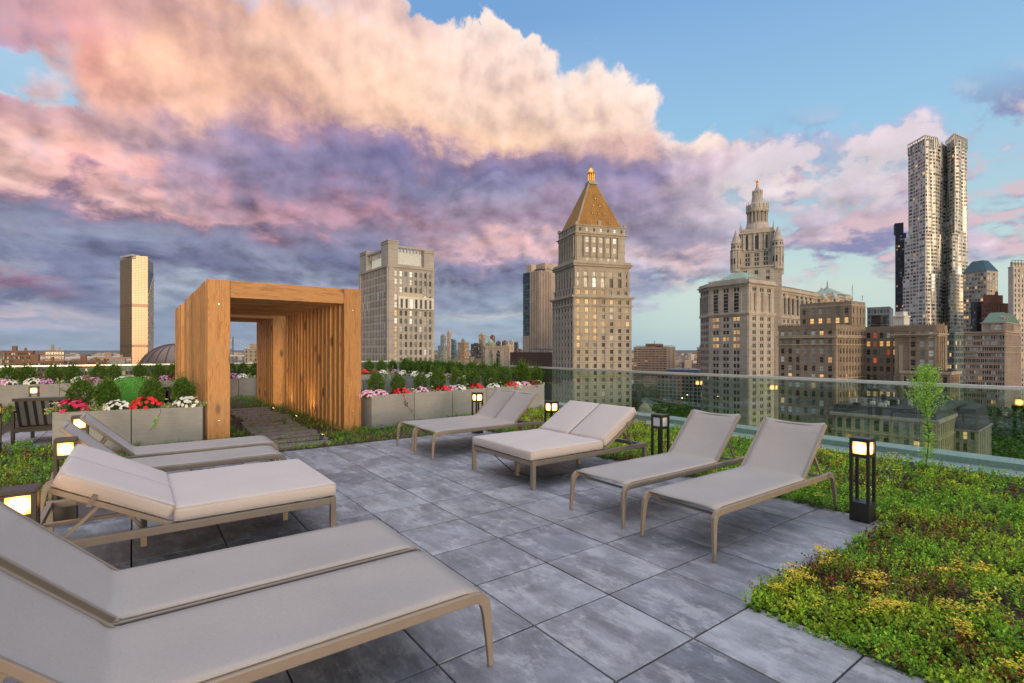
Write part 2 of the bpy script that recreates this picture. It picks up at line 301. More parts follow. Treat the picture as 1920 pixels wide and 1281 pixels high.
def m_wood(axis):
    def fn(t):
        p=oc(t); r=orand(t); off=t.comb(t.m('MULTIPLY',r,31.),t.m('MULTIPLY',r,17.),t.m('MULTIPLY',r,53.)); p=t.v('ADD',p,off)
        k={'z':(1,1,.10),'x':(.10,1,1)}[axis]; k2={'z':(1,1,.42),'x':(.42,1,1)}[axis]
        q=smul(t,p,k); kn=t.add('ShaderNodeTexVoronoi',feature='F1'); t.set(kn.inputs['Vector'],smul(t,p,k2)); t.set(kn.inputs['Scale'],3.4)
        kd=kn.outputs['Distance']; knot=t.mapr(kd,.09,.21,1.,0.); ring=t.m('MULTIPLY',t.mapr(kd,.0,.34,1.,0.),.35)
        warp=t.v('ADD',q,t.comb(ring,ring,ring))
        g=t.noise(warp,16.,5.,.6,1.2); g2=t.noise(smul(t,q,(1,1,1)),70.,3.,.6)
        c=t.ramp(g,[(.22,(.24,.115,.042)),(.40,(.44,.245,.10)),(.52,(.54,.315,.14)),(.64,(.36,.185,.072)),(.75,(.50,.29,.13)),(.9,(.58,.35,.17))])[0]
        tone=t.ramp(r,[(0,(.60,.56,.50)),(.25,(.95,.93,.9)),(.5,(.74,.70,.62)),(.75,(1.12,1.08,1.)),(1,(.82,.76,.68))])[0]
        c=t.v('MULTIPLY',t.v('MULTIPLY',c,tone),(1.16,1.06,.90)); c=t.mix(t.m('MULTIPLY',knot,.85),c,(.10,.045,.02))
        c=t.scale(c,t.fmix(g2,.70,1.26)); lo=t.noise(p,1.1,3.,.5); c=t.mix(t.mapr(lo,.5,.75,0.,.30),c,(.33,.21,.12))
        return pbsdf(t,c,.62,0.,g,.25,.004)
    return fn
def m_concrete(t):
    p=oc(t); r=orand(t); p=t.v('ADD',p,t.comb(t.m('MULTIPLY',r,9.),0,0))
    st=t.noise(smul(t,p,(2.2,2.2,55)),1.,5.,.6,.4); b=t.noise(p,2.3,6.,.65,.3); sp=t.noise(p,90.,3.,.6)
    c=t.scale(t.mix(r,(.235,.24,.245),(.29,.292,.295)),t.m('ADD',t.m('MULTIPLY',st,.42),t.m('ADD',t.m('MULTIPLY',b,.7),.46)))
    return pbsdf(t,c,.72,0.,t.m('ADD',st,t.m('MULTIPLY',sp,.4)),.22,.004)
def m_leaf(name,c0,c1,c2,tr=.25,rough=.55):
    def fn(t):
        r=isl(t); c=t.ramp(r,[(0,c0),(.5,c1),(1,c2)])[0]
        d=pbsdf(t,c,rough,spec=.35); tb=t.add('ShaderNodeBsdfTranslucent'); t.set(tb.inputs[0],t.v('MULTIPLY',c,(1.3,1.4,.7)))
        m=t.add('ShaderNodeMixShader'); m.inputs[0].default_value=tr; t.l.new(d,m.inputs[1]); t.l.new(tb.outputs[0],m.inputs[2]); return m.outputs[0]
    return mat(name,fn)
def m_tint(t):
    a=t.add('ShaderNodeAttribute',attribute_name='tint'); r=isl(t); c=t.scale(a.outputs['Color'],t.fmix(r,.62,1.38))
    d=pbsdf(t,c,.5,spec=.35); tb=t.add('ShaderNodeBsdfTranslucent'); t.set(tb.inputs[0],c)
    m=t.add('ShaderNodeMixShader'); m.inputs[0].default_value=.25; t.l.new(d,m.inputs[1]); t.l.new(tb.outputs[0],m.inputs[2]); return m.outputs[0]
def m_sling(t):
    p=oc(t); wv=t.add('ShaderNodeTexWave',wave_type='BANDS',bands_direction='X'); t.set(wv.inputs[0],p); t.set(wv.inputs['Scale'],140.)
    wv2=t.add('ShaderNodeTexWave',wave_type='BANDS',bands_direction='Y'); t.set(wv2.inputs[0],p); t.set(wv2.inputs['Scale'],140.)
    h=t.m('MULTIPLY',wv.outputs['Fac'],wv2.outputs['Fac']); n=t.noise(p,95.,5.,.75); b=t.noise(smul(t,p,(1,1,1)),2.2,4.,.55)
    c=t.scale((.40,.378,.368),t.m('ADD',t.m('MULTIPLY',n,.42),t.m('ADD',t.m('MULTIPLY',b,.22),.67)))
    d=pbsdf(t,c,.55,0.,h,.3,.0015,spec=.35); tr=t.add('ShaderNodeBsdfTransparent'); tb=t.add('ShaderNodeBsdfTranslucent'); t.set(tb.inputs[0],c)
    m=t.add('ShaderNodeMixShader'); m.inputs[0].default_value=.12; t.l.new(d,m.inputs[1]); t.l.new(tb.outputs[0],m.inputs[2])
    m2=t.add('ShaderNodeMixShader'); m2.inputs[0].default_value=.09; t.l.new(m.outputs[0],m2.inputs[1]); t.l.new(tr.outputs[0],m2.inputs[2]); return m2.outputs[0]
def m_fabric(c):
    def fn(t):
        p=oc(t); n=t.noise(p,330.,3.,.6); n2=t.noise(smul(t,p,(220,30,220)),1.,2.,.5); b=t.noise(p,3.,4.,.5)
        cc=t.scale(c,t.m('ADD',t.m('MULTIPLY',n,.30),t.m('ADD',t.m('MULTIPLY',n2,.2),t.m('ADD',t.m('MULTIPLY',b,.12),.68))))
        return pbsdf(t,cc,.85,0.,t.m('ADD',n,t.m('MULTIPLY',t.noise(p,5.,3.,.5),6.)),.2,.003,spec=.2,**{'Sheen Weight':.15})
    return fn
def m_diffuser(t):
    x,y,z=t.sep(oc(t)); L=t.v('LENGTH',t.comb(x,y,t.m('SUBTRACT',z,.667))); k=t.mapr(L,.064,.096,1.,0.)
    e=t.add('ShaderNodeEmission'); t.set(e.inputs[0],t.mix(k,(1,.30,.045),(1,.50,.15))); t.set(e.inputs[1],t.fmix(k,1.6,6.5)); return e.outputs[0]
def m_emit(c,s,grad=True):
    def fn(t):
        e=t.add('ShaderNodeEmission'); t.set(e.inputs[0],c); e.inputs[1].default_value=s; return e.outputs[0]
    return fn
def m_glass(tint,refl=1.):
    def fn(t):
        tr=t.add('ShaderNodeBsdfTransparent'); t.set(tr.inputs[0],tint); g=t.add('ShaderNodeBsdfGlossy'); g.inputs['Roughness'].default_value=.0
        t.set(g.inputs[0],(.9,1,.95)); f=t.add('ShaderNodeFresnel'); t.set(f.inputs[0],t.fmix(t.add('ShaderNodeNewGeometry').outputs['Backfacing'],1.45,1/1.45))
        m=t.add('ShaderNodeMixShader'); t.set(m.inputs[0],t.m('MULTIPLY',f.outputs[0],refl,clamp=True)); t.l.new(tr.outputs[0],m.inputs[1]); t.l.new(g.outputs[0],m.inputs[2]); return m.outputs[0]
    return fn
def m_stone(c,streak=.5,course=0.,sc=1.):
    def fn(t):
        p=oc(t); a=t.noise(smul(t,p,(.25,.25,.03)),1.,5.,.6,.3); b=t.noise(p,.09,5.,.65); g=t.noise(p,1.4,4.,.7)
        k=t.m('ADD',t.m('MULTIPLY',t.m('SUBTRACT',a,.5),streak*1.6),t.m('ADD',t.m('MULTIPLY',t.m('SUBTRACT',b,.5),.8),t.m('MULTIPLY',t.m('SUBTRACT',g,.5),.7)))
        cc=t.scale(c,t.m('ADD',1.,k))
        if course:
            z=t.sep(p)[2]; l=t.m('FRACT',t.m('MULTIPLY',z,1./course)); cc=t.scale(cc,t.mapr(l,.0,.12,.72,1.))
        return pbsdf(t,cc,.85,spec=.2)
    return fn
def m_pane(c,rough,metal=0.):
    def fn(t):
        r=orand(t); i=isl(t); k=t.m('FRACT',t.m('ADD',r,i)); return pbsdf(t,t.scale(c,t.fmix(k,.4,1.7)),rough,metal,spec=.6)
    return fn
def m_litpane(c,s):
    def fn(t):
        r=t.m('FRACT',t.m('ADD',orand(t),isl(t))); z=t.noise(oc(t),1.3,2.,.5)
        p=t.add('ShaderNodeBsdfPrincipled'); t.set(p.inputs['Base Color'],(.2,.15,.1)); p.inputs['Roughness'].default_value=.2
        t.set(p.inputs['Emission Color'],t.mix(r,c,tuple(q*k for q,k in zip(c,(1,1.18,1.6))))); t.set(p.inputs['Emission Strength'],t.m('MULTIPLY',t.fmix(r,s*.4,s*1.15),t.fmix(z,.5,1.5))); return p.outputs[0]
    return fn
M={}
M['paver']=mat('paver',m_paver); M['wood_post']=mat('wood_post',m_wood('z')); M['wood_beam']=mat('wood_beam',m_wood('x')); M['concrete']=mat('concrete',m_concrete)
M['taupe']=simple('taupe_metal',(.215,.18,.152),.42,0.,.06,9.); M['black']=simple('black_metal',(.016,.015,.015),.45,0.,.15,12.); M['soil']=simple('soil',(.045,.028,.018),.95,0.,.35,30.)
M['sling']=mat('sling',m_sling); M['cushion']=mat('cushion',m_fabric((.45,.41,.405))); M['greyfab']=mat('grey_fabric',m_fabric((.12,.125,.145)))
M['lamp']=mat('lamp_glow',m_diffuser); M['lampoff']=simple('frosted_pane',(.62,.63,.66),.3,0.,.04,5.); M['spot']=mat('spot_glow',m_emit((1,.62,.25),6.))
M['glass']=mat('rail_glass',m_glass((.77,.875,.84),2.6)); M['steel']=simple('brushed_steel',(.74,.75,.78),.34,.6,.05,20.); M['curb']=simple('curb_concrete',(.30,.30,.29),.8,0.,.2,8.)
M['ledge']=simple('ledge_metal',(.46,.48,.49),.4,.5,.1,3.); M['bolt']=simple('bolt',(.75,.70,.6),.25,1.,.02,9.); M['strap']=simple('strap',(.17,.15,.135),.8,0.,.1,20.)
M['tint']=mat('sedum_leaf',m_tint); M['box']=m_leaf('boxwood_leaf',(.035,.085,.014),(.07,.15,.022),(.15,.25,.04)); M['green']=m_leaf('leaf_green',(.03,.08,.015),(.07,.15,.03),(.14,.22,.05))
M['weed']=m_leaf('weed_leaf',(.16,.36,.05),(.26,.48,.08),(.40,.60,.17),.4); M['varieg']=m_leaf('variegated_leaf',(.12,.18,.06),(.38,.42,.18),(.55,.56,.33)); M['stem']=simple('stem',(.13,.085,.05),.8,0.,.3,20.)
M['turf']=m_leaf('turf',(.07,.28,.025),(.10,.36,.035),(.14,.42,.05)); M['plank']=simple('path_plank',(.15,.132,.125),.7,0.,.3,5.)
for n,c in {'red':((.55,.01,.012),(.70,.02,.02),(.80,.05,.05)),'crimson':((.42,.01,.06),(.58,.02,.10),(.7,.06,.16)),'white':((.70,.70,.66),(.8,.8,.76),(.85,.84,.80)),'pink':((.62,.20,.40),(.74,.40,.58),(.8,.62,.72)),'violet':((.34,.10,.36),(.52,.22,.52),(.70,.50,.68)),'wine':((.14,.01,.02),(.24,.015,.035),(.34,.03,.05))}.items(): M['fl_'+n]=m_leaf('petal_'+n,*c,tr=.15)
# ================================================================ THE TERRACE
b=MB(); b.box(-9,9.8,-6,21.2,GZ,-.12); struct(b.build('roof_deck',M['curb']))
def pavers(name,xs,ys,ok,thick=.05,z=0.):
    b=MB(); g=.005
    for i in range(len(xs)-1):
        for j in range(len(ys)-1):
            if ok((xs[i]+xs[i+1])/2,(ys[j]+ys[j+1])/2):
                dz=R.uniform(-.002,.002); b.box(xs[i]+g,xs[i+1]-g,ys[j]+g,ys[j+1]-g,z-thick,z+dz)
    return struct(b.build(name,M['paver'],bevel=.003,seg=2))
TX=[3.05+.612*k for k in range(-6,5)]; TY=[1.645+.612*k for k in range(-7,12)]
pavers('paving',TX,TY,lambda x,y: x<3.05 or y>1.645)
pavers('lounge_paving',[-4.4+.612*k for k in range(0,9)],[11.2+.612*k for k in range(0,12)],lambda x,y:(x>-2.2 and y<14.2 and x<.7) ,z=-.02)
pavers('far_paving',[3.9+.612*k for k in range(0,8)],[11.6+.612*k for k in range(0,12)],lambda x,y:True,z=-.02)
b=MB(); b.box(-.63,5.505,-2.7,8.38,-.11,-.055); struct(b.build('paving_bed',M['black']))
b=MB()
b.ngrid(90,110,lambda u,v:(-6+u*14.55,-3+v*22.6,-.035+.012*math.sin(u*61)*math.sin(v*83)+.012*math.sin(u*151+v*97))); struct(b.build('soil',M['soil'],fix=False))
# --- sling sun lounger (front end at the origin, head towards +x)
def rpath(x0,z0,x1,z1,r,n=6): return [(x0+(x1-x0)*(1-math.cos(math.pi/2*k/n)) ,0, z0+(z1-z0)*math.sin(math.pi/2*k/n)) for k in range(n+1)]
def make_lounger(name='sun_lounger',ang=44.5,L=2.0,w=.325):
    t=thing(name,'taupe sling sun lounger','sun lounger'); m=M['taupe']; hx,hz=1.45,.362; a=rad(ang); bl=.66
    # one continuous sling: flat seat, soft fold, raised back
    rf=.10; fold=rf*math.tan(a/2); prof=[]
    for k in range(19): prof.append((.012+(hx-fold-.012)*k/18,0.,k/18,0))
    for k in range(1,8): q=a*k/8; prof.append((hx-fold+rf*math.sin(q),rf*(1-math.cos(q)),1.,k/8))
    for k in range(17): r=fold+(bl-fold)*k/16; prof.append((hx+r*math.cos(a),r*math.sin(a),1.+k/16,1))
    b=MB(); n_=len(prof)-1; ny=12
    def top(u,v):
        x,z,f,bk=prof[int(round(u*n_))]; e=1-(2*v-1)**2; ww=w-.012-.026*bk; y=(v-.5)*2*ww; dip=-.013*math.sin(math.pi*min(f,1.))*e-.004*math.sin(x*7+y*9)*e
        if f>1: g=f-1; sg=.013*math.sin(math.pi*g)*e+.02*e*max(0,g-.85)/.15; x+=sg*math.sin(a)-.016*e*(g>.97)*math.cos(a); z+=-sg*math.cos(a)-.016*e*(g>.97)*math.sin(a); dip=0
        return (x,y,.388+z+dip-.012*max(0,1-f*24)-(.0075*max(0,abs(2*v-1)-.8)/.2 if f<=1 else 0))
    b.ngrid(n_,ny,top); o=b.build('sling',M['sling'],t,smooth=True); so_=o.modifiers.new('thick','SOLIDIFY'); so_.thickness=.005
    b=MB()
    for s in(-1,1):
        p=Vector((hx-.012,s*(w-.03),hz+.006)); q=p+Vector((math.cos(a),0,math.sin(a)))*(bl+.005); b.bar(p,q,.022,.032)
        b.tube([p+Vector((0,-.028,0)),p+Vector((0,.028,0))],.019,10)
    e=Vector((hx-.012+math.cos(a)*(bl-.012),0,hz+math.sin(a)*(bl-.012)-.004)); b.tube([e+Vector((0,-w+.03,0)),e+Vector((0,w-.03,0))],.012,8); b.build('back_frame',m,t,bevel=.004)
    for s in(-1,1):
        pass
    b=MB(); u=.80*bl; b.tube([(hx+u*math.cos(a)-.006,-w+.06,hz+.024+u*math.sin(a)),(hx+u*math.cos(a)+.006,0,hz+.010+u*math.sin(a)),(hx+u*math.cos(a)-.006,w-.06,hz+.024+u*math.sin(a))],.004,5); b.build('hem',M['sling'],t)
    for s in(-1,1):
        y=s*(w-.008)
        b=MB(); b.bar((.06,y,.352),(L-.07,y,.352),.030,.052); b.build('side_rail',m,t,bevel=.006)
        # bent legs: rail turns down, tapering towards the foot
        b=MB(); pts=[(.07,y,.352),(.035,y,.351),(.008,y,.340),(-.012,y*1.005,.315),(-.022,y*1.01,.27),(-.032,y*1.03,.14),(-.040,y*1.045,.0)]
        b.sweep(pts,[(.030,.052),(.030,.053),(.031,.055),(.031,.053),(.030,.046),(.026,.034),(.022,.026)],(0,1,0)); b.build('leg',m,t,bevel=.004)
        b=MB(); pts=[(L-.08,y,.352),(L-.045,y,.351),(L-.018,y,.340),(L+.004,y*1.005,.315),(L+.016,y*1.01,.27),(L+.034,y*1.03,.14),(L+.046,y*1.045,.0)]
        b.sweep(pts,[(.030,.052),(.030,.053),(.031,.055),(.031,.053),(.030,.046),(.026,.034),(.022,.026)],(0,1,0)); b.build('leg',m,t,bevel=.004)
    b=MB(); b.tube([(.06,-w+.02,.345),(.11,-w+.07,.305),(.11,w-.07,.305),(.06,w-.02,.345)],.012,6); b.build('cross_bar',m,t); b=MB(); b.tube([(L-.12,-w+.02,.34),(L-.12,w-.02,.34)],.013,8); b.build('cross_bar',m,t); b=MB(); b.bar((1.05,-w,.335),(1.05,w,.335),.03,.02); b.build('cross_bar',m,t)
    b=MB(); b.tube([(hx+.42,-w+.03,.335),(hx+.42,w-.03,.335)],.009,6); b.build('cross_bar',m,t)
    for s in(-1,1):
        b=MB(); p=Vector((hx+math.cos(a)*.34,s*(w-.05),hz+math.sin(a)*.34-.015)); b.bar(p,(hx+.42,s*(w-.05),.335),.014,.024); b.build('prop_stay',m,t,bevel=.002)
    return t
lg=make_lounger(); LG='sling sun loungers set out on the terrace'
spots=[(3.46,2.465,0,47,'taupe sling sun lounger with raised back nearest the tall lit bollard lamp'),
 (3.47,3.34,0,47,'taupe sling sun lounger between the cushioned daybed and the lounger by the tall lit lamp'),
 (3.47,6.87,0,44,'far sling lounger of the touching pair by the planters, on the cushioned daybed side'),
 (3.50,7.49,0,44,'far sling lounger of the touching pair, pushed against the planter side'),
 (1.38,2.43,math.pi,45,'large sling sun lounger in the left foreground, nearest of all to the viewer'),
 (1.38,3.125,math.pi,45,'second sling lounger of the left foreground pair, on the daybed side'),
 (1.37,6.57,math.pi,45,'sling lounger behind the left cushioned daybed, between it and its twin'),
 (1.46,7.40,math.pi,45,'sling lounger beside the left grey planter, its back by the half hidden lamp')]
for i,(x,y,rz,an,lb) in enumerate(spots):
    o=lg if i==0 else dup(lg,(x,y,0),rz,lb)
    o.location=(x,y,0); o.rotation_euler=(0,0,rz); o['label']=lb; o['group']=LG
# --- cushioned double daybed
def cushion(name,x0,x1,y0,y1,z0,z1,t,T=None,puff=.014,sub=True):
    b=MB(); nx,ny=14,12
    b.box(x0,x1,y0,y1,z0,z1); o=b.build(name,M['cushion'],t,bevel=.036,seg=5,smooth=True)
    me=o.data; bm=bmesh.new(); bm.from_mesh(me); bmesh.ops.subdivide_edges(bm,edges=[e for e in bm.edges if e.calc_length()>.2],cuts=9,use_grid_fill=True); cx,cy=(x0+x1)/2,(y0+y1)/2
    for v in bm.verts:
        fx=1-abs((v.co.x-cx)/(x1-x0)*2)**2.5; fy=1-abs((v.co.y-cy)/(y1-y0)*2)**2.5
        wob=.004*math.sin(v.co.x*9+v.co.y*5)+.003*math.sin(v.co.y*13-v.co.x*4)
        if v.co.z>(z0+z1)/2: v.co.z+=puff*max(0,fx)**.6*max(0,fy)**.6+wob*max(0,fx*fy)**.3
    bm.to_mesh(me); bm.free(); me.shade_smooth()
    if T is not None: me.transform(T)
    pb=MB(); r=.005; zz=z1-.011; i=.010
    for zz in(z1-.012,z0+.012):
        pts=[(x0+i,y0+i,zz),(x1-i,y0+i,zz),(x1-i,y1-i,zz),(x0+i,y1-i,zz),(x0+i,y0+i,zz)]
        for p,q in zip(pts,pts[1:]):pb.tube([p,q],r,5)
    p=pb.build('piping',M['cushion'],o,smooth=True)
    if T is not None: p.data.transform(T)
    return o
def make_bed(ang=30.):
    t=thing('daybed','double cushioned daybed','daybed'); m=M['taupe']; w=.615; L=1.95; a=rad(ang); hx=1.16
    for s in(-1,1):
        b=MB(); b.box(.03,L-.04,s*w-.018,s*w+.018,.262,.318); b.box(.03,L-.04,s*w-.0195,s*w+.0195,.302,.306); b.build('side_rail',m,t,bevel=.003)
        for x in(.0,L-.045):
            b=MB(); b.box(x,x+.045,s*w-.024,s*w+.024,.006,.320); b.box(x+.003,x+.042,s*w-.021,s*w+.021,0,.007); b.build('leg',m,t,bevel=.006)
    for x in(.24,1.29):
        b=MB(); b.box(x,x+.045,-.024,.024,.004,.262); b.build('leg',m,t,bevel=.006)
    b=MB(); b.box(.005,.04,-w+.02,w-.02,.265,.312); b.box(L-.04,L-.005,-w+.02,w-.02,.265,.312)
    for x in(.26,.7,1.1,1.3): b.box(x,x+.03,-w+.02,w-.02,.27,.30)
    b.box(.04,L-.04,-.02,.02,.272,.298); b.build('cross_rail',m,t,bevel=.003)
    cushion('seat_cushion',-.012,hx-.012,-w-.012,w+.012,.322,.432,t)
    T=Matrix.Translation((hx,0,.322))@Matrix.Rotation(-a,4,'Y')
    for s in(-1,1): cushion('back_cushion',.026,.745,(-w-.012 if s<0 else .003),(-.003 if s<0 else w+.012),.014,.124,t,T)
    b=MB()
    for s in(-1,1): b.bar(T@Vector((0,s*(w-.01),-.006)),T@Vector((.74,s*(w-.01),-.006)),.024,.036)
    for x in(.12,.4,.725): b.bar(T@Vector((x,-w,-.008)),T@Vector((x,w,-.008)),.03,.022)
    b.build('back_frame',m,t,bevel=.003)
    for s in(-1,1):
        b=MB(); p=T@Vector((.44,s*(w-.07),-.02)); b.bar(p,(hx+.62,s*(w-.07),.285),.018,.022); b.build('prop_stay',m,t,bevel=.002); b=MB(); p=T@Vector((.30,s*(w-.16),-.02)); b.bar(p,(hx+.17,s*(w-.16),.282),.018,.022); b.build('prop_stay',m,t,bevel=.002)
    for s in(-1,1):
        b=MB()
        for dx in(.5,):
            b.bar(T@Vector((dx,s*(w+.014),.05)),T@Vector((dx,s*(w+.014),-.035)),.03,.004,up=(0,1,0)); b.bar(T@Vector((dx,s*(w+.012),-.034)),T@Vector((dx,s*(w-.05),-.034)),.03,.004)
        b.build('strap',M['strap'],t)
    return t
bed=make_bed(31); bed.location=(3.56,5.06,0); BG='double daybeds with pale cushions'
bed['label']='pale cushioned double daybed on the glass railing side, its back raised'; bed['group']=BG
bed2=make_bed(28); tag(bed2,'pale cushioned double daybed on the left, back half lit by the lamp behind it','daybed',BG); bed2.location=(1.38,5.00,0); bed2.rotation_euler=(0,0,math.pi)
# power cord under the right daybed
b=MB(); b.tube([(3.72,5.55,.28),(3.74,5.35,.17),(3.78,5.12,.06),(3.9,4.9,.012),(4.1,4.8,.008),(4.35,4.75,.008)],.006,6); tag(b.build('cord',M['black'],smooth=True),'thin black cord hanging under the front of the right daybed','cord')
# --- bollard lamps
def make_lamp(lit=True):
    t=thing('bollard_lamp','black square bollard lamp','lamp'); h=.08; m=M['black']
    b=MB(); b.box(-h,h,-h,h,0,.175); b.build('base',m,t,bevel=.004)
    for x in(-1,1):
        for y in(-1,1):
            b=MB(); c=h-.0125; b.box(x*c-.0125,x*c+.0125,y*c-.0125,y*c+.0125,.175,.735); b.build('post',m,t,bevel=.002)
    b=MB(); b.box(-h,h,-h,h,.735,.757); b.box(-h+.026,h-.026,-h+.026,h-.026,.722,.735); b.build('cap',m,t,bevel=.003)
    b=MB(); b.box(-h+.002,h-.002,-h+.002,h-.002,.583,.600)
    for s in(-1,1):
        for z in(.600,.722):
            b.box(-h+.025,h-.025,s*(h-.012)-.006,s*(h-.012)+.006,z,z+.013); b.box(s*(h-.012)-.006,s*(h-.012)+.006,-h+.025,h-.025,z,z+.013)
    b.build('head_frame',m,t)
    pm=M['lamp'] if lit else M['lampoff']; k=h-.017
    for ang in range(4):
        b=MB(); b.box(-h+.026,h-.026,-k-.0015,-k+.0015,.6135,.7215); o=b.build('lamp_pane',pm,t); o.data.transform(Matrix.Rotation(ang*math.pi/2,4,'Z'))
    return t
lp=make_lamp(); LB='black bollard lamps round the terrace'
for i,(x,y,lb,lit) in enumerate([(5.37,1.86,'tall lit bollard lamp in front at the corner of the right sedum bed',1),(5.27,6.08,'lit bollard lamp behind the pale daybed on the railing side',1),(5.20,8.12,'lit bollard lamp in front of the centre planters behind the sling pair',1),
  (-.53,4.10,'glowing bollard lamp in the left foreground, half hidden by the sling lounger back',1),(-.49,6.16,'lit bollard lamp at the head of the left cushioned daybed',1),(-.52,8.16,'lit bollard lamp behind the sling pair, before the left planter',1),
  (-1.75,15.3,'small lit bollard lamp beyond the black armchair, before the far planters',1),(-1.66,10.62,'lit bollard lamp cut by the left edge of the view',1),(5.28,4.03,'unlit bollard lamp with pale panes beside the sling lounger',0)]):
    o=lp if i==0 else (dup(lp,(0,0,0),0,lb) if lit else make_lamp(False))
    o.location=(x,y,-.0 if x<5.5 else 0); o['label']=lb; o['group']=LB
# --- timber portal tunnel
def make_tunnel(name,label,x0,x1,y0,n,pitch,H,pw,th,bh,first=True):
    t=thing(name,label,'pergola',((x0+x1)/2,y0,-.06)); hw=(x1-x0)/2; zt=H+.06
    def post():
        b=MB(); b.box(-pw/2,pw/2,0,th,0,zt); b=b.build('post',M['wood_post'],t,bevel=.006,seg=2); return b
    def beam():
        b=MB(); b.box(-hw+pw+.004,hw-pw-.004,.004,th-.004,zt-bh,zt-.006); return b.build('beam',M['wood_beam'],t,bevel=.006,seg=2)
    p0,b0=post(),beam()
    for k in range(n):
        for s in(-1,1):
            p=p0 if k==0 and s<0 else obj('post',p0.data,t); p.location=(s*(hw-pw/2)+R.uniform(-.006,.006)*(k>0),k*pitch,0)
            if k==0:
                bb=MB()
                for z in(.42,zt-.42): bb.tube([(0,-.012,z),(0,.01,z)],.013,8)
                bb.build('bolt',M['bolt'],p)
        bm_=b0 if k==0 else obj('beam',b0.data,t); bm_.location=(0,k*pitch,0)
    return t
make_tunnel('timber_tunnel','square timber slat tunnel standing in front over the plank path',1.0,3.64,9.95,17,.29,2.757,.34,.115,.30)
make_tunnel('timber_tunnel','second timber slat tunnel seen through and behind the first',.97,3.46,15.35,9,.28,2.72,.34,.11,.30)
PATH=[(8.72+.47*k) for k in range(14)]
for k,y in enumerate(PATH):
    b=MB(); x0=1.62+R.uniform(-.06,.06)+.04*min(k,8); b.box(x0,x0+1.02+R.uniform(-.05,.05),y,y+.31,-.045,.012+R.uniform(-.006,.006)); o=b.build('path_plank',M['plank'],bevel=.006); struct(o)
# uplights
for i,(px,py,lb) in enumerate([(602,819,'small black uplight in the grass before the right tunnel post'),(553,783,'small lit uplight in the grass inside the tunnel, middle one'),(510,768,'small lit uplight in the grass at the far end of the first tunnel')]):
    x,y=at(px,py,.05); t=thing('uplight',lb,'garden light',(x,y,-.03),0,'small uplights in the grass'); b=MB(); b.tube([(0,0,-.03),(0,0,.06)],.008,6); b.build('spike',M['black'],t)
    b=MB(); d=Vector((.55,.1,.83)).normalized(); p=Vector((0,0,.07)); b.tube([p-d*.035,p+d*.05],[.030,.036],12); b.build('housing',M['black'],t)
    b=MB(); b.tube([p+d*.05,p+d*.052],.030,12); b.build('lens',M['spot'],t)
    l=bpy.data.lights.new('spot_beam','SPOT'); l.energy=9; l.color=(1,.66,.30); l.spot_size=rad(115); l.spot_blend=.8; l.shadow_soft_size=.03
    lo=bpy.data.objects.new('spot_beam',l); COL.objects.link(lo); lo.parent=t; lo.location=p+d*.06; lo.rotation_euler=d.to_track_quat('-Z','Y').to_euler()
# --- planters
def planter_row(p,q,n,depth,labels,grp,inward,zb=-.06,zt=.615,gap=.012):
    """boxes along p-q (front edge), depth away from the viewer side"""
    p=Vector(p);q=Vector(q); d=(q-p); L=d.length; d/=L; ang=math.atan2(d.y,d.x); w=L/n
    for k in range(n):
        o=p+d*(w*k); t=thing('planter',labels[k],'planter',(o.x,o.y,zb),ang,grp); h=zt-zb; g=gap/2; r=.028; s=inward
        b=MB()
        y0,y1=(0,depth) if s>0 else (-depth,0)
        b.box(g,w-g,y0,y0+r,0,h); b.box(g,w-g,y1-r,y1,0,h); b.box(g,g+r,y0+r,y1-r,0,h); b.box(w-g-r,w-g,y0+r,y1-r,0,h); b.build('box',M['concrete'],t,bevel=.004,fix=True)
        b=MB(); b.ngrid(8,6,lambda u,v:(g+r+u*(w-2*g-2*r),y0+r+v*(y1-y0-2*r),h-.035+.012*math.sin(u*17+k)*math.cos(v*11))); b.build('soil',M['soil'],t,fix=False)
ORD=['first','second','third','fourth','fifth','sixth','seventh','eighth','ninth','tenth','eleventh','twelfth']
CP,CQ=(3.77,9.75),(8.63,10.235); LP_,LQ=(-.985,10.30),(.935,9.915)
planter_row(LP_,LQ,2,.56,['grey concrete planter behind the left sling pair, its left corner free','grey concrete planter against the left side of the timber tunnel'],'grey concrete planters',1)
planter_row(CP,CQ,5,.57,['%s grey concrete planter from the tunnel in the centre row'%ORD[k] for k in range(4)]+['last grey concrete planter of the centre row, touching the glass railing'],'grey concrete planters',1,zb=-.01,zt=.658)
BP,BQ=(-6.0,19.0),(1.25,19.0); BP2,BQ2=(1.3,18.95),(4.3,18.95); BP3,BQ3=(5.0,19.0),(7.9,19.0); RP,RQ=(7.97,18.6),(7.97,11.2)
planter_row(BP,BQ,5,.62,['%s grey planter from the left in the far row along the back railing'%ORD[k] for k in range(5)],'grey concrete planters',1,gap=.006)
planter_row(BP2,BQ2,2,.62,['grey planter seen through the tunnels, left one','grey planter seen through the tunnels, right one'],'grey concrete planters',1)
planter_row(BP3,BQ3,3,.62,['%s grey planter of the back row right of the tunnel'%ORD[k] for k in range(3)],'grey concrete planters',1)
planter_row(RP,RQ,6,.62,['%s grey planter along the side railing behind the centre row'%ORD[k] for k in range(6)],'grey concrete planters',1)
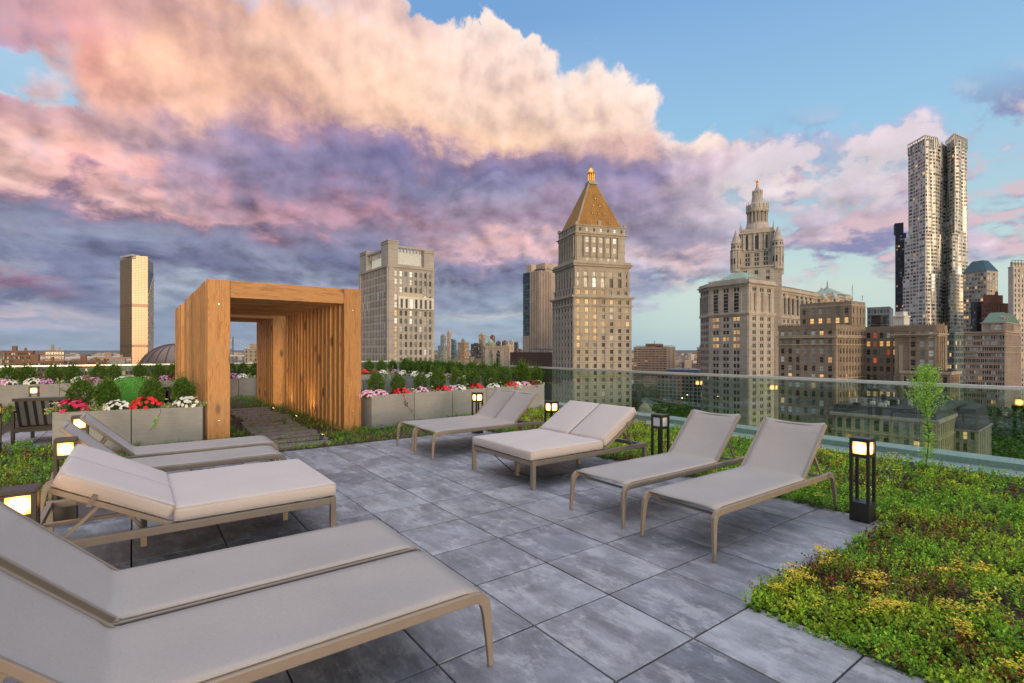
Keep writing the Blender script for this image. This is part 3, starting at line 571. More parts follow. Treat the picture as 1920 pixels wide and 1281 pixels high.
# --- plants
def sph(n):
    v=NR.normal(size=(n,3)); return v/np.linalg.norm(v,axis=1,keepdims=True)
def boxwood_mesh(seed,n=2900):
    u=sph(n); r=NR.uniform(.35,1.0,n)**.30; th=np.arctan2(u[:,1],u[:,0]); k=1+.13*np.sin(th*3+seed*2+u[:,2]*4)+.10*np.sin(th*7+seed+u[:,2]*9)+.06*np.sin(th*13+u[:,2]*17)
    P=u*(r*k)[:,None]*np.array([.148,.148,.205]); P[:,2]+=.26; top=P[:,2]>.36; P[top,:2]*=.88
    D=u+NR.normal(size=(n,3))*.5+np.array([0,0,.45]); N=sph(n)
    V=leaves(P,D,N,NR.uniform(.024,.036,n),NR.uniform(.016,.023,n),.1)
    ns=64; us=sph(ns); us[:,2]=abs(us[:,2]); Ps=np.repeat(us*np.array([.16,.16,.21])+np.array([0,0,.27]),5,axis=0)+NR.normal(size=(ns*5,3))*.006+np.tile(np.linspace(0,.065,5)[:,None],(ns,1))*np.repeat(us+np.array([0,0,.6]),5,axis=0)
    Ds=np.repeat(us,5,axis=0)+NR.normal(size=(ns*5,3))*.5+np.array([0,0,.5]); V=np.concatenate([V,leaves(Ps,Ds,sph(ns*5),NR.uniform(.02,.03,ns*5),NR.uniform(.011,.016,ns*5),.1)])
    return V,n+ns*5
BOX=[]
for s in range(4):
    V,n=boxwood_mesh(s); o=npmesh('foliage',V,n,M['box']); BOX.append(o.data); bpy.data.objects.remove(o)
b=MB(); 
for k in range(5):
    a=k*1.26; b.tube([(0,0,-.02),(.02*math.cos(a),.02*math.sin(a),.08),(.07*math.cos(a),.07*math.sin(a),.22)],[.009,.007,.004],5)
o=b.build('stem',M['stem']); STEM=o.data; bpy.data.objects.remove(o)
def shrub(x,y,label,sc=1.,grp='clipped boxwood shrubs in the planters',z=.57,zs=1.):
    t=thing('boxwood_shrub',label,'shrub',(x,y,z),R.uniform(0,6.28),grp); t.scale=(sc,sc,sc*zs); obj('foliage',R.choice(BOX),t); obj('stem',STEM,t); return t
def flower_mesh(kind,seed):
    n=230; u=sph(n); u[:,2]=abs(u[:,2])*.9; P=u*NR.uniform(.5,1,n)[:,None]*np.array([.135,.12,.095]); D=u+NR.normal(size=(n,3))*.4+np.array([0,0,.3])
    V=leaves(P,D,sph(n),NR.uniform(.03,.05,n),NR.uniform(.015,.024,n),.1); f=npmesh('foliage',V,n,M['varieg' if kind=='varieg' else 'green']); fd=f.data; bpy.data.objects.remove(f)
    nb=62 if kind!='varieg' else 10; uu=sph(nb); uu[:,2]=abs(uu[:,2])+.15; uu/=np.linalg.norm(uu,axis=1,keepdims=True); C=uu*np.array([.165,.145,.150])*NR.uniform(.93,1.06,nb)[:,None]
    Ps=[];Ds=[];Ns=[]
    for i in range(nb):
        nn=uu[i]*.7+np.array([-.25,-.35,.35])+NR.normal(size=3)*.2; nn/=np.linalg.norm(nn); a=np.cross(nn,[.3,.5,.8]); a/=np.linalg.norm(a); c=np.cross(nn,a); o0=NR.uniform(0,6)
        for k in range(5):
            t=o0+k*1.2566; Ds.append(a*math.cos(t)+c*math.sin(t)+nn*.18); Ps.append(C[i]+nn*.01); Ns.append(nn)
    n=nb*5; V=leaves(np.array(Ps),np.array(Ds),np.array(Ns),NR.uniform(.024,.033,n),NR.uniform(.026,.035,n),.05); q=npmesh('blossom',V,n,(M['fl_'+kind] if kind!='varieg' else M['varieg'])); bd=q.data; bpy.data.objects.remove(q)
    return fd,bd
FL={}
def flower(x,y,kind,label,sc=1.,z=.59):
    if kind not in FL: FL[kind]=[flower_mesh(kind,s) for s in range(2)]
    fd,bd=R.choice(FL[kind]); t=thing('flower_plant' if kind!='varieg' else 'trailing_plant',label,'flowers' if kind!='varieg' else 'plant',(x,y,z),R.uniform(-.5,.5),'bedding plants in the planters'); t.scale=(sc,)*3
    obj('foliage',fd,t); q=obj('blossom',bd,t)
    if kind=='varieg': q.name='pale_leaf'
    return t
def offs(p,q,k):
    d=(Vector(q)-Vector(p)).normalized(); return (-d.y*k,d.x*k)
def row(p,q,k): o=offs(p,q,k); return (p[0]+o[0],p[1]+o[1]),(q[0]+o[0],q[1]+o[1])
CN={'red':'bright red','crimson':'crimson pink','white':'white','pink':'pale pink','violet':'violet and white','wine':'dark wine red','varieg':'cream variegated'}
def plant_row(p,q,depth,shr,flo,where,ssc=1.,fsc=1.):
    a,c=row(p,q,depth*.56); e,f=row(p,q,depth*.27)
    for i,s in enumerate(shr):
        px,sc=(s if isinstance(s,tuple) else (s,1.)); x,y=on_line(px,a,c); shrub(x,y,'%s boxwood shrub from the left in %s'%(ORD[i] if i<12 else 'far',where),sc*ssc)
    cnt={}
    for px,k in flo:
        x,y=on_line(px,e,f); cnt[k]=cnt.get(k,0)+1; tot=sum(1 for z in flo if z[1]==k)
        flower(x,y,k,('the only ' if tot==1 else ORD[cnt[k]-1]+' ')+CN[k]+(' flower clump ' if k!='varieg' else ' leafy plant ')+('in ' if tot==1 else 'from the left in ')+where,fsc*R.uniform(.92,1.1)*(1.15 if k in('red','crimson') else 1.))
plant_row(LP_,LQ,.56,[(151,1.06),(201,1.04),(285,1.02),(343,1.04)],[(134,'crimson'),(176,'varieg'),(220,'white'),(274,'red'),(315,'varieg'),(350,'white'),(107,'varieg'),(371,'varieg')],'the planters left of the tunnel',1.,1.06)
plant_row(CP,CQ,.57,[(706,1.05),(746,.95),(789,.95),(821,1.1),(857,1.05),(886,1.08),(917,1.12),(946,1.15),(979,1.35),(1006,1.1)],[(690,'pink'),(712,'pink'),(753,'red'),(772,'varieg'),(790,'pink'),(812,'varieg'),(830,'red'),(846,'pink'),(860,'white'),(878,'varieg'),(893,'red'),(925,'white'),(940,'varieg'),(959,'red'),(968,'white'),(984,'pink'),(998,'wine'),(1010,'varieg')],'the centre planters',1.,1.)
plant_row(BP,BQ,.62,[16,50,101,135.5,185,214,261,297,324],[(2,'pink'),(16,'white'),(62,'white'),(86,'violet'),(110,'varieg'),(150,'white'),(163,'wine'),(177,'violet'),(197,'varieg'),(229,'white'),(244,'pink'),(272,'varieg'),(308,'violet'),(320,'wine')],'the far left planters',1.12,1.12)
plant_row(BP2,BQ2,.62,[433,456,479],[(437,'violet'),(454,'white'),(470,'varieg')],'the planters behind the tunnel',1.1,1.1)
plant_row(BP3,BQ3,.62,[692,715,736],[(680,'red'),(700,'wine'),(717,'white'),(731,'varieg'),(741,'pink'),(754,'wine')],'the back planters by the tunnel',1.15,1.15)
plant_row(RP,RQ,.62,[(760,1.2),(771,1.1),(784,1.1),(795,1.1),(806,1.1),(819,1.15),(831,1.1),(845,1.15),(861,1.1),(884,1.15),(905,1.1),(929,1.15)],[(757,'white'),(772,'varieg'),(781,'white'),(795,'violet'),(809,'white'),(840,'violet'),(868,'white'),(900,'violet'),(920,'white')],'the side railing planters',1.1,1.15)
# trailing ivy on planter fronts
def vine(px,py,z0,z1,bend,label,p,q,mt='weed'):
    a,c=row(p,q,-.012); x,y=on_line(px,a,c); t=thing('ivy_vine',label,'vine',(x,y,0),math.atan2(q[1]-p[1],q[0]-p[0])); pts=[]; n=9
    for k in range(n+1):
        u=k/n; pts.append((bend*u*u+.015*math.sin(u*9),-.012-.01*math.sin(u*5),z0+(z1-z0)*u))
    b=MB(); b.tube(pts,[.003-.0015*k/n for k in range(n+1)],5); b.build('stem',M['stem'],t,smooth=True)
    P=np.array([pts[k] for k in R.sample(range(4,n+1),4) for _ in range(3)])+NR.normal(size=(12,3))*.012; P[:,1]-=.01; D=NR.normal(size=(12,3)); D[:,1]=D[:,1]*.3-.2; N=np.tile(np.array([[.1,-1,.3]]),(12,1))
    V=leaves(P,D,N,NR.uniform(.03,.05,12),NR.uniform(.025,.042,12),.05); npmesh('leaf',V,12,M[mt],None,t)
vine(300,800,.62,.25,-.16,'pale leaved vine trailing down the planter beside the tunnel',LP_,LQ)
vine(757,760,.60,.30,.16,'bare brown vine hanging on the first centre planter',CP,CQ,'stem')
# tall weed by the glass
def tall_weed(x,y,h,label):
    t=thing('tall_weed',label,'weed',(x,y,-.02)); b=MB(); pts=[(.02*math.sin(k*.7),.015*math.cos(k),h*k/9) for k in range(10)]; b.tube(pts,[.009-.0007*k for k in range(10)],6)
    tips=[]
    for k in range(26):
        u=.52+.46*k/26; a=k*2.4; l=.30*(1-u)*1.6+.10; p=Vector((.02*math.sin(u*6.3),.015*math.cos(u*9),h*u)); q=p+Vector((math.cos(a)*l*.75,math.sin(a)*l*.75,l*.85)); b.tube([p,(p+q)/2+Vector((math.cos(a)*.02,math.sin(a)*.02,-.01)),q],[.003,.002,.0012],4); tips.append((p,q))
    b.build('stem',M['green'],t)
    P=[];D=[];L=[];Wd=[]
    for k in range(330):
        u=R.uniform(.04,.72); a=R.uniform(0,6.28); P.append((.02*math.sin(u*6.3),.015*math.cos(u*9),h*u)); D.append((math.cos(a),math.sin(a),R.uniform(-.1,.7))); L.append(R.uniform(.06,.125)*(1.1-.5*u)); Wd.append(.011)
    for p,q in tips:
        for k in range(64):
            u=R.uniform(.25,1.); c=p+(q-p)*u; P.append(tuple(c+Vector((R.gauss(0,.02),R.gauss(0,.02),R.gauss(0,.02))))); D.append((R.gauss(0,1),R.gauss(0,1),R.gauss(.7,.6))); L.append(R.uniform(.018,.042)); Wd.append(R.uniform(.010,.019))
    n=len(P); V=leaves(np.array(P),np.array(D),sph(n),L,Wd,.02); npmesh('leaf',V,n,M['weed'],None,t)
x,y=at(1738,882,0.); tall_weed(x,y,1.33,'tall bright green weed growing at the foot of the glass railing')
def small_weed(px,py,h,n,label,mt='weed'):
    x,y=at(px,py,0.); t=thing('weed',label,'weed',(x,y,-.02)); b=MB(); P=[];D=[];L=[]
    for s in range(n):
        a=R.uniform(0,6.28); e=(math.cos(a)*h*R.uniform(.1,.55),math.sin(a)*h*R.uniform(.1,.55),h*R.uniform(.6,1.)); pts=[(e[0]*u*u,e[1]*u*u,e[2]*u) for u in(0,.33,.66,1)]; b.tube(pts,[.004,.003,.002,.001],4)
        for k in range(26):
            u=R.uniform(.2,1); P.append((e[0]*u*u,e[1]*u*u,e[2]*u)); f=R.uniform(0,6.28); D.append((math.cos(f),math.sin(f),.5)); L.append(R.uniform(.025,.05))
    b.build('stem',M['green'],t); k=len(P); npmesh('leaf',leaves(np.array(P),np.array(D),sph(k),L,np.array(L)*.3,.05),k,M[mt],None,t)
small_weed(741,797,.27,9,'feathery green weed at the foot of the first centre planter'); small_weed(533,795,.16,5,'broad leaved weed inside the tunnel entrance','green'); small_weed(818,781,.12,4,'low weed before the second centre planter'); small_weed(955,775,.10,4,'low tuft of weed behind the sling pair by the planters','green')
small_weed(40,765,.22,6,'grassy weed beyond the black armchair by the far planters','green'); small_weed(1640,1150,.10,4,'grey green weed rosette in the front of the right sedum bed')
# --- lounge furniture beyond the planters
def armchair(name,label,x,y,rz,w=.86,nsl=7):
    t=thing(name,label,'outdoor seat',(x,y,-.02),rz); m=M['black']; d=.8; s=.045
    for X in(-w/2,w/2-s):
        b=MB(); b.box(X,X+s,0,s,0,.52); b.build('leg',m,t,bevel=.003); b=MB(); b.box(X,X+s,d-s,d,0,.52); b.build('leg',m,t,bevel=.003)
        b=MB(); b.box(X-.006,X+s+.006,-.01,d+.01,.52,.555); b.build('armrest',m,t,bevel=.003)
    b=MB(); b.box(-w/2+s,w/2-s,.05,d-.02,.24,.28); b.box(-w/2+s,w/2-s,0,s,.2,.25); b.build('seat_frame',m,t)
    b=MB()
    for k in range(nsl):
        X=-w/2+s+.05+(w-2*s-.1)*k/(nsl-1); b.bar((X,.12,.26),(X,-.06,.74),.045,.02,up=(0,1,0))
    b.bar((-w/2+s,-.065,.745),(w/2-s,-.065,.745),.025,.05); b.build('back_slats',m,t)
    b=MB(); b.box(-w/2+.06,w/2-.06,.14,d-.04,.285,.40); b.build('seat_cushion',M['greyfab'],t,bevel=.03,seg=3,smooth=True)
    b=MB(); b.box(-w/2+.06,w/2-.06,-.07,.07,0,.50); o=b.build('back_cushion',M['greyfab'],t,bevel=.04,seg=3,smooth=True); o.data.transform(Matrix.Translation((0,.17,.30))@Matrix.Rotation(rad(20),4,'X'))
    return t
armchair('armchair','black slatted outdoor armchair with grey cushions left of the planter',-1.22,11.72,rad(-12))
armchair('sofa','dark outdoor sofa with grey cushions behind the left planters',.30,13.4,rad(14),1.5,12)
armchair('sofa','dark outdoor sofa with grey cushions behind the centre planters',5.6,13.2,rad(160),1.5,12)
n=16000; u=sph(n); V=leaves(u*.52,u+NR.normal(size=(n,3))*.35,sph(n),NR.uniform(.018,.034,n),NR.uniform(.006,.010,n)); t=thing('turf_ball','round ball covered in green turf behind the left planters','garden ball',(-.04,12.4,.50)); npmesh('turf',V,n,M['turf'],None,t); b=MB(); b.lathe([(.0001,-.5)]+[(.5*math.cos(rad(a)),.5*math.sin(rad(a))) for a in range(-80,81,10)]+[(.0001,.5)],24); b.build('core',M['turf'],t,smooth=True)
# --- glass railings
def railing(name,label,p,q,n,skip=0):
    p=Vector(p);q=Vector(q); L=(q-p).length; ang=math.atan2(q.y-p.y,q.x-p.x); t=thing(name,label,'railing',(p.x,p.y,-.12),ang); w=L/n
    b=MB(); b.box(0,L,-.06,.06,0,.13); b.build('base_shoe',M['steel'],t,bevel=.004)
    for k in range(n):
        b=MB(); b.box(k*w+.006,(k+1)*w-.006,-.009,.009,.13,1.19); b.build('glass_pane',M['glass'],t)
    b=MB(); b.box(0,L,-.024,.024,1.182,1.228); b.build('top_rail',M['steel'],t,bevel=.003)
    return t
railing('glass_railing','long glass railing with steel top rail along the right side of the terrace',(8.75,20.2),(8.75,-3.0),13)
railing('glass_railing','glass railing with steel top rail along the back of the terrace',(-9,20.2),(8.7,20.2),10)
b=MB(); b.box(8.50,8.685,-3,10.2,-.12,.035); b.box(8.815,9.8,-5,21.1,-.12,-.03); b.box(8.815,9.02,-5,21.1,-.03,.0); b.box(9.35,9.8,-5,21.1,-.03,.06); struct(b.build('parapet_ledge',M['ledge'],bevel=.004))
# --- sedum
def vnoise(x,y,sc,seed):
    g=np.random.RandomState(seed).rand(64,64); x=(x*sc)%63; y=(y*sc)%63; i=x.astype(int); j=y.astype(int); fx=x-i; fy=y-j; fx=fx*fx*(3-2*fx); fy=fy*fy*(3-2*fy)
    return (g[i,j]*(1-fx)*(1-fy)+g[i+1,j]*fx*(1-fy)+g[i,j+1]*(1-fx)*fy+g[i+1,j+1]*fx*fy)
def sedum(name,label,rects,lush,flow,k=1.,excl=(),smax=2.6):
    AP=[];AD=[];AL=[];AW=[];AC=[];AN=[]
    X=[];Y=[]
    for x0,x1,y0,y1 in rects:
        n=int((x1-x0)*(y1-y0)*2600*k); X.append(NR.uniform(x0,x1,n)); Y.append(NR.uniform(y0,y1,n))
    X=np.concatenate(X);Y=np.concatenate(Y); d=X*ST+Y*CT; l=X*CT-Y*ST; dist=np.maximum(np.hypot(d,l),1.)
    bare=vnoise(X+50,Y+50,2.6,21)*.6+vnoise(X+50,Y+50,8.,22)*.4
    keep=(bare+NR.normal(size=len(X))*.03>.235)&(d>-.2)&(np.abs(l)<np.maximum(d,0)*1.25+1.8)&(NR.rand(len(X))<np.clip((2.4/dist)**1.55,.06,1))
    for ex in excl: keep&=~((X>ex[0])&(X<ex[1])&(Y>ex[2])&(Y<ex[3]))
    X=X[keep];Y=Y[keep];dist=dist[keep]
    sz=np.clip((dist/2.4)**.62,1,smax); pat=vnoise(X+50,Y+50,1.3,1)*.6+vnoise(X+50,Y+50,4.,2)*.4; pat2=vnoise(X+50,Y+50,.9,3)*.5+vnoise(X+50,Y+50,3.2,4)*.5; hgt=vnoise(X+50,Y+50,5.,5)
    for (a,c,nl,lay) in((0,4.,20,5),(4.,8.,12,4),(8.,60.,8,4)):
        I=np.where((dist>=a)&(dist<c))[0]; n=len(I)
        if not n: continue
        h=(.024+.072*hgt[I]**1.3+NR.uniform(-.012,.030,n)); ph=NR.uniform(0,6.28,n); lean=NR.normal(size=(n,2))*.28
        red=(pat[I]+NR.normal(size=n)*.12>.66); lime=(pat2[I]+NR.normal(size=n)*.1>.54)
        C=np.where(lime[:,None],np.array([.34,.47,.035]),np.array([.20,.40,.03]))*lush; C=np.where(red[:,None],np.where((NR.rand(n)<.55)[:,None],np.array([.22,.085,.025]),np.array([.16,.20,.03])),C); C=C*NR.uniform(.6,1.35,(n,1))
        for q in range(nl):
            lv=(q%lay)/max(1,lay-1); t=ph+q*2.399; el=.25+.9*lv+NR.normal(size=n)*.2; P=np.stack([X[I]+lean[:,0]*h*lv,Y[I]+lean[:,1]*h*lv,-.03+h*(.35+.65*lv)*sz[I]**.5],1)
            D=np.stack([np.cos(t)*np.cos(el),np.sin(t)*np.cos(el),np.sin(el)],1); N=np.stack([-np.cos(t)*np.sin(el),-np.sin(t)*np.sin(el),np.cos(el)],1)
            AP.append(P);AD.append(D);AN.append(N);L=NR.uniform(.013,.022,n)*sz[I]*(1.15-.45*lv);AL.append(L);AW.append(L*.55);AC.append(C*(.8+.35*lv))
        if flow:
            J=np.where((vnoise(X[I]+50,Y[I]+50,1.3,8)*.3+vnoise(X[I]+50,Y[I]+50,9.,9)*.7>.768)&(NR.rand(n)<flow*.8))[0]; nj=len(J)
            for q in range(12):
                r=NR.uniform(0,.034,nj)*sz[I[J]]; t=NR.uniform(0,6.28,nj); P=np.stack([X[I[J]]+r*np.cos(t),Y[I[J]]+r*np.sin(t),-.03+h[J]*1.15*sz[I[J]]**.5+.012+NR.uniform(0,.012,nj)],1); f=NR.uniform(0,6.28,nj)
                D=np.stack([np.cos(f),np.sin(f),np.full(nj,.2)],1); N=np.tile(np.array([[.05,.02,1.]]),(nj,1)); L=NR.uniform(.008,.013,nj)*sz[I[J]]
                AP.append(P);AD.append(D);AN.append(N);AL.append(L);AW.append(L*.8);AC.append(np.where((NR.rand(nj)<.75)[:,None],np.array([.74,.60,.03]),np.array([.62,.36,.05])))
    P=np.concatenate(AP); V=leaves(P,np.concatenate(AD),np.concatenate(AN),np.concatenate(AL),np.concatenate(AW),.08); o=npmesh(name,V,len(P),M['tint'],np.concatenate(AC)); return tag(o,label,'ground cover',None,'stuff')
sedum('sedum','low green sedum with yellow flowers filling the right bed',[(3.06,8.52,-1.5,1.645),(5.5,8.52,1.6,10.25),(2.98,3.10,.2,1.66),(3.1,5.3,1.6,1.70),(5.42,5.56,1.7,8.3)],1.,.9,1.05,excl=[(5.27,5.47,1.76,1.96)])
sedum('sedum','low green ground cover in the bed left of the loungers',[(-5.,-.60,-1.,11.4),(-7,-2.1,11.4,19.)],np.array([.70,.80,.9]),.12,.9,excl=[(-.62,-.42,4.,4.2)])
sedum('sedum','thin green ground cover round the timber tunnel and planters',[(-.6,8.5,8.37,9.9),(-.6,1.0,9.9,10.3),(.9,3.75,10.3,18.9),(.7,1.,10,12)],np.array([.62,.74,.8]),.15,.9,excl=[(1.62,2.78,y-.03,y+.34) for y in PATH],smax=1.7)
# ================================================================ THE CITY
STONE={}
def stone(key,c,**k):
    if key not in STONE: STONE[key]=mat('stone_'+key,m_stone(c,**k))
    return STONE[key]
PANE={'dark':mat('pane_dark',m_pane((.030,.034,.040),.12)),'mid':mat('pane_mid',m_pane((.10,.12,.13),.15)),'sky':mat('pane_sky',m_pane((.42,.45,.47),.2)),'lit':mat('pane_lit',m_litpane((1,.50,.14),.33)),'cool':mat('pane_cool',m_litpane((1,.80,.50),.34)),'red':mat('pane_red',m_litpane((1,.10,.03),.18)),'teal':mat('pane_teal',m_pane((.035,.085,.10),.08,.2)),'navy':mat('pane_navy',m_pane((.018,.026,.045),.1))}  # sky panes: pale base colour stands for reflected sky and blinds
FRAME=simple('window_frame',(.16,.145,.125),.6,0.,.1,3.)
PK=list(PANE)
class Bld:
    def __init__(s,name,label,cat,px,d,phi,wall,group=None,cap=100):
        s.l0=(px-960)/960*d; s.d0=d; s.phi=rad(phi); x,y=W(s.l0,d)
        s.t=thing(name,label,cat,(x,y,GZ),s.phi-TH,group); s.wall=MB(); s.wm=wall; s.win=[]; s.cap=cap; s.x=[]; s.cache={}
    def u_to(s,px):   # length along the right-hand face up to a pixel column
        t=(px-960)/960; return (t*s.d0-s.l0)/(math.cos(s.phi)-t*math.sin(s.phi))
    def v_to(s,px):   # length along the left-hand face
        t=(px-960)/960; return (s.l0-t*s.d0)/(math.sin(s.phi)+t*math.cos(s.phi))
    def z(s,py,d=None): return EYE+(656-py)*(d or s.d0)/960-GZ
    def uv(s,px,d):     # local plan point seen at a pixel column and depth
        l=(px-960)/960*d; a,b=l-s.l0,d-s.d0; c,q=math.cos(s.phi),math.sin(s.phi); return (a*c+b*q,-a*q+b*c)
    def F(s,side,u0,u1,v0,v1):
        return {'R':(u0,v0,0.),'L':(u0,v1,-math.pi/2),'E':(u1,v0,math.pi/2),'B':(u1,v1,math.pi)}[side]
    def fbox(s,F,a0,a1,z0,z1,out,mb=None,m=0,inn=0.):
        ox,oy,an=F; c,q=math.cos(an),math.sin(an); mb=mb or s.wall; P=lambda a,o:(ox+c*a+q*o,oy+q*a-c*o)
        A=[P(a0,-inn),P(a1,-inn),P(a1,out),P(a0,out)]
        mb.add([(x,y,z0) for x,y in A]+[(x,y,z1) for x,y in A],MB.BF,m)
    def box(s,u0,u1,v0,v1,z0,z1,m=0): s.wall.box(u0,u1,v0,v1,z0,z1,m)
    def corn(s,u0,u1,v0,v1,z0,z1,out,m=0,mb=None): (mb or s.wall).box(u0-out,u1+out,v0-out,v1+out,z0,z1,m)
    def window(s,F,a,z,w,h,st,out=.04,arch=False): s.win.append((F,a,z,w,h,st,out,arch))
    def fac(s,F,a0,a1,z0,z1,nc,nr,ww=1.4,wh=2.,pd=.35,bd=.2,pick=None,pair=0.,top=.5,vert=False,arch=False,out=.04,cgap=None):
        """grid of real piers and spandrels with a window in every hole; row 0 at the top"""
        bay=(a1-a0)/nc; fl=(z1-z0)/nr; edges=[a0]
        for c in range(nc):
            m=a0+(c+.5)*bay
            s.fbox(F,edges[-1],m-ww/2,z0,z1,pd); edges.append(m+ww/2)
            if pair: s.fbox(F,m-pair/2,m+pair/2,z0,z1,pd*.8)
        s.fbox(F,edges[-1],a1,z0,z1,pd)
        zz=z0
        for r in range(nr-1,-1,-1):
            zt=z1-fl*(r+1); wz=zt+(fl-wh)*(1-top)
            s.fbox(F,a0+.01,a1-.01,zz+.002,wz,bd); zz=wz+wh
        s.fbox(F,a0+.01,a1-.01,zz,z1-.002,bd)
        for r in range(nr):
            wz=z1-fl*(r+1)+(fl-wh)*(1-top)
            for c in range(nc):
                st=pick(c,r) if pick else 'dark'
                if st is None: continue
                m=a0+(c+.5)*bay
                if pair: s.window(F,m-(ww+pair)/4,wz,(ww-pair)/2,wh,st,out); s.window(F,m+(ww+pair)/4,wz,(ww-pair)/2,wh,st,out)
                else: s.window(F,m,wz,ww,wh,st,out,arch)
    def extra(s,name,mb,mt,**k): return mb.build(name,mt,s.t,**k)
    def wmesh(s,w,h,st,arch):
        k=(round(w,2),round(h,2),st,arch)
        if k not in s.cache:
            b=MB(); s.shape(b,w,h,arch); o=b.build('window',[PANE[st],FRAME]); s.cache[k]=o.data; bpy.data.objects.remove(o)
        return s.cache[k]
    @staticmethod
    def shape(b,w,h,arch,mo=0,mf=1,T=None):
        n0=len(b.v)
        if arch:
            pts=[(-w/2,0,0),(w/2,0,0)]+[(w/2*math.cos(math.pi*k/8),0,h-w/2+w/2*math.sin(math.pi*k/8)) for k in range(9)]
            b.add(pts,[tuple(range(len(pts)))],mo)
        else: b.add([(-w/2,0,0),(w/2,0,0),(w/2,0,h),(-w/2,0,h)],[(0,1,2,3)],mo)
        f=min(.07,w*.06); b.box(-w/2,w/2,-.05,-.002,h*.5-f,h*.5+f,mf)
        if w>1.7: b.box(-f*.8,f*.8,-.048,-.002,.0,h*(.5 if arch else 1.),mf)
    def done(s,roofmat=None):
        if s.wall.f: s.extra('wall',s.wall,s.wm if isinstance(s.wm,list) else [s.wm],fix=False)
        order=s.win[:s.cap]; rest=s.win[s.cap:]
        for F,a,z,w,h,st,out,ar in order:
            ox,oy,an=F; c,q=math.cos(an),math.sin(an)
            o=obj('window',s.wmesh(w,h,st,ar),s.t,(ox+c*a+q*out,oy+q*a-c*out,z),an)
        if rest:
            b=MB()
            for F,a,z,w,h,st,out,ar in rest:
                ox,oy,an=F; c,q=math.cos(an),math.sin(an); n0=len(b.v); Bld.shape(b,w,h,ar,PK.index(st),len(PK))
                for i in range(n0,len(b.v)):
                    x,y,zz=b.v[i]; b.v[i]=(ox+c*(a+x)-q*(y-out),oy+q*(a+x)+c*(y-out),z+zz)
            o=b.build('window',[PANE[k] for k in PK]+[FRAME],s.t,fix=False); o['kind']='stuff'
        return s.t
def pick(p,rng=R):
    ks=list(p); ws=[p[k] for k in ks]; return lambda c,r: rng.choices(ks,ws)[0]
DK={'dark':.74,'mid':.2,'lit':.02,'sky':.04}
RM=mat('roof_grey',m_stone((.16,.155,.15),.2)); COPPER=simple('copper_green',(.22,.34,.28),.6,.1,.25,.6); GOLD=simple('gold',(.80,.42,.08),.28,1.,.12,2.); TILE=mat('gold_tile',m_stone((.30,.165,.055),.5,1.3)); DKM=simple('dark_plant',(.03,.03,.035),.6,0.,.2,1.)
# --- courthouse tower with the gilded pyramid
C=stone('court',(.365,.325,.275),streak=.45,course=4.25); B=Bld('courthouse_tower','tall stone courthouse tower with a gilded pyramid roof and lit windows','tower',1075.8,305,18,C)
w1,w2=B.u_to(1183.6),B.v_to(1037); B.box(0,w1,0,w2,0,B.z(556))
FR=B.F('R',0,w1,0,w2); FL_=B.F('L',0,w1,0,w2)
lit={0:'1110200',1:'1110000',2:'1111011',3:'1112000',4:'1110200',5:'1000000',9:'0000100'}
def pk(c,r):
    if r in lit and lit[r][c]!='0': return 'lit' if lit[r][c]=='1' else 'cool'
    return R.choices(['dark','mid','sky'],[.55,.35,.1])[0]
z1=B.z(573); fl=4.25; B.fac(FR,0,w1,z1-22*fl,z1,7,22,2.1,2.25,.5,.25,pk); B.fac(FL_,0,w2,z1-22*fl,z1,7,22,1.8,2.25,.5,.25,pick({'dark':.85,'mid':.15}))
B.fac(FR,0,w1,z1+.6,z1+4.6,7,1,2.1,2.4,.5,.25,lambda c,r:'lit' if c in(0,1,2,4) else 'dark'); B.fac(FL_,0,w2,z1+.6,z1+4.6,7,1,1.8,2.4,.5,.25)
B.corn(0,w1,0,w2,z1,z1+.6,.9); zc=B.z(557); B.corn(0,w1,0,w2,z1+4.6,zc,1.0); B.corn(0,w1,0,w2,zc,zc+1.1,1.9)
i=.9; z2=B.z(493); B.box(i,w1-i,i,w2-i,zc+1.1,z2); fr=(i,i,0.); fl_=(i,w2-i,-math.pi/2); a=w1-2*i; c=w2-2*i
B.fac(fr,0,a,zc+1.3,zc+5.3,7,1,2.0,2.2,.5,.3,lambda c,r:'lit' if c<4 else ('mid' if c==4 else 'dark')); B.fac(fl_,0,c,zc+1.3,zc+5.3,7,1,1.7,2.2,.5,.3); B.corn(i,w1-i,i,w2-i,zc+5.3,zc+6.,.8)
B.fac(fr,4.2,a-4.2,zc+6.2,zc+12.6,5,1,2.5,5.6,.7,.35,lambda c,r:'cool' if c<3 else 'dark',arch=True,top=.6); B.fac(fr,4.2,a-4.2,zc+12.7,zc+16.3,5,1,2.1,2.1,.7,.3,lambda c,r:'cool' if c<4 else 'dark')
for x0,x1 in((0,4.2),(a-4.2,a)): B.fac(fr,x0,x1,zc+6.2,zc+16.3,1,2,.9,2.8,.6,.3,lambda c,r:'cool' if x0==0 else 'dark')
B.fac(fl_,2.5,c-2.5,zc+6.2,zc+12.6,6,1,1.9,5.4,.7,.35,None,arch=True,top=.6); B.fac(fl_,2.5,c-2.5,zc+12.7,zc+16.3,6,1,1.6,2.,.7,.3)
B.corn(i,w1-i,i,w2-i,z2-1.3,z2,1.2); B.corn(i,w1-i,i,w2-i,z2,z2+.5,1.8); B.corn(i,w1-i,i,w2-i,z2+.5,z2+1.9,.9)
i=3.; z3=B.z(434.5); z4=B.z(417.5); B.box(i,w1-i,i,w2-i,z2,z4); fr=(i,i,0.); fl_=(i,w2-i,-math.pi/2); a=w1-2*i; c=w2-2*i
B.fac(fr,4.8,a-4.8,z2+5.2,z3-1.2,5,2,2.0,3.0,.3,.15,lambda c,r:'cool',top=.2); B.fac(fl_,2.,c-2.,z2+5.2,z3-1.2,6,2,1.5,3.0,.3,.15)
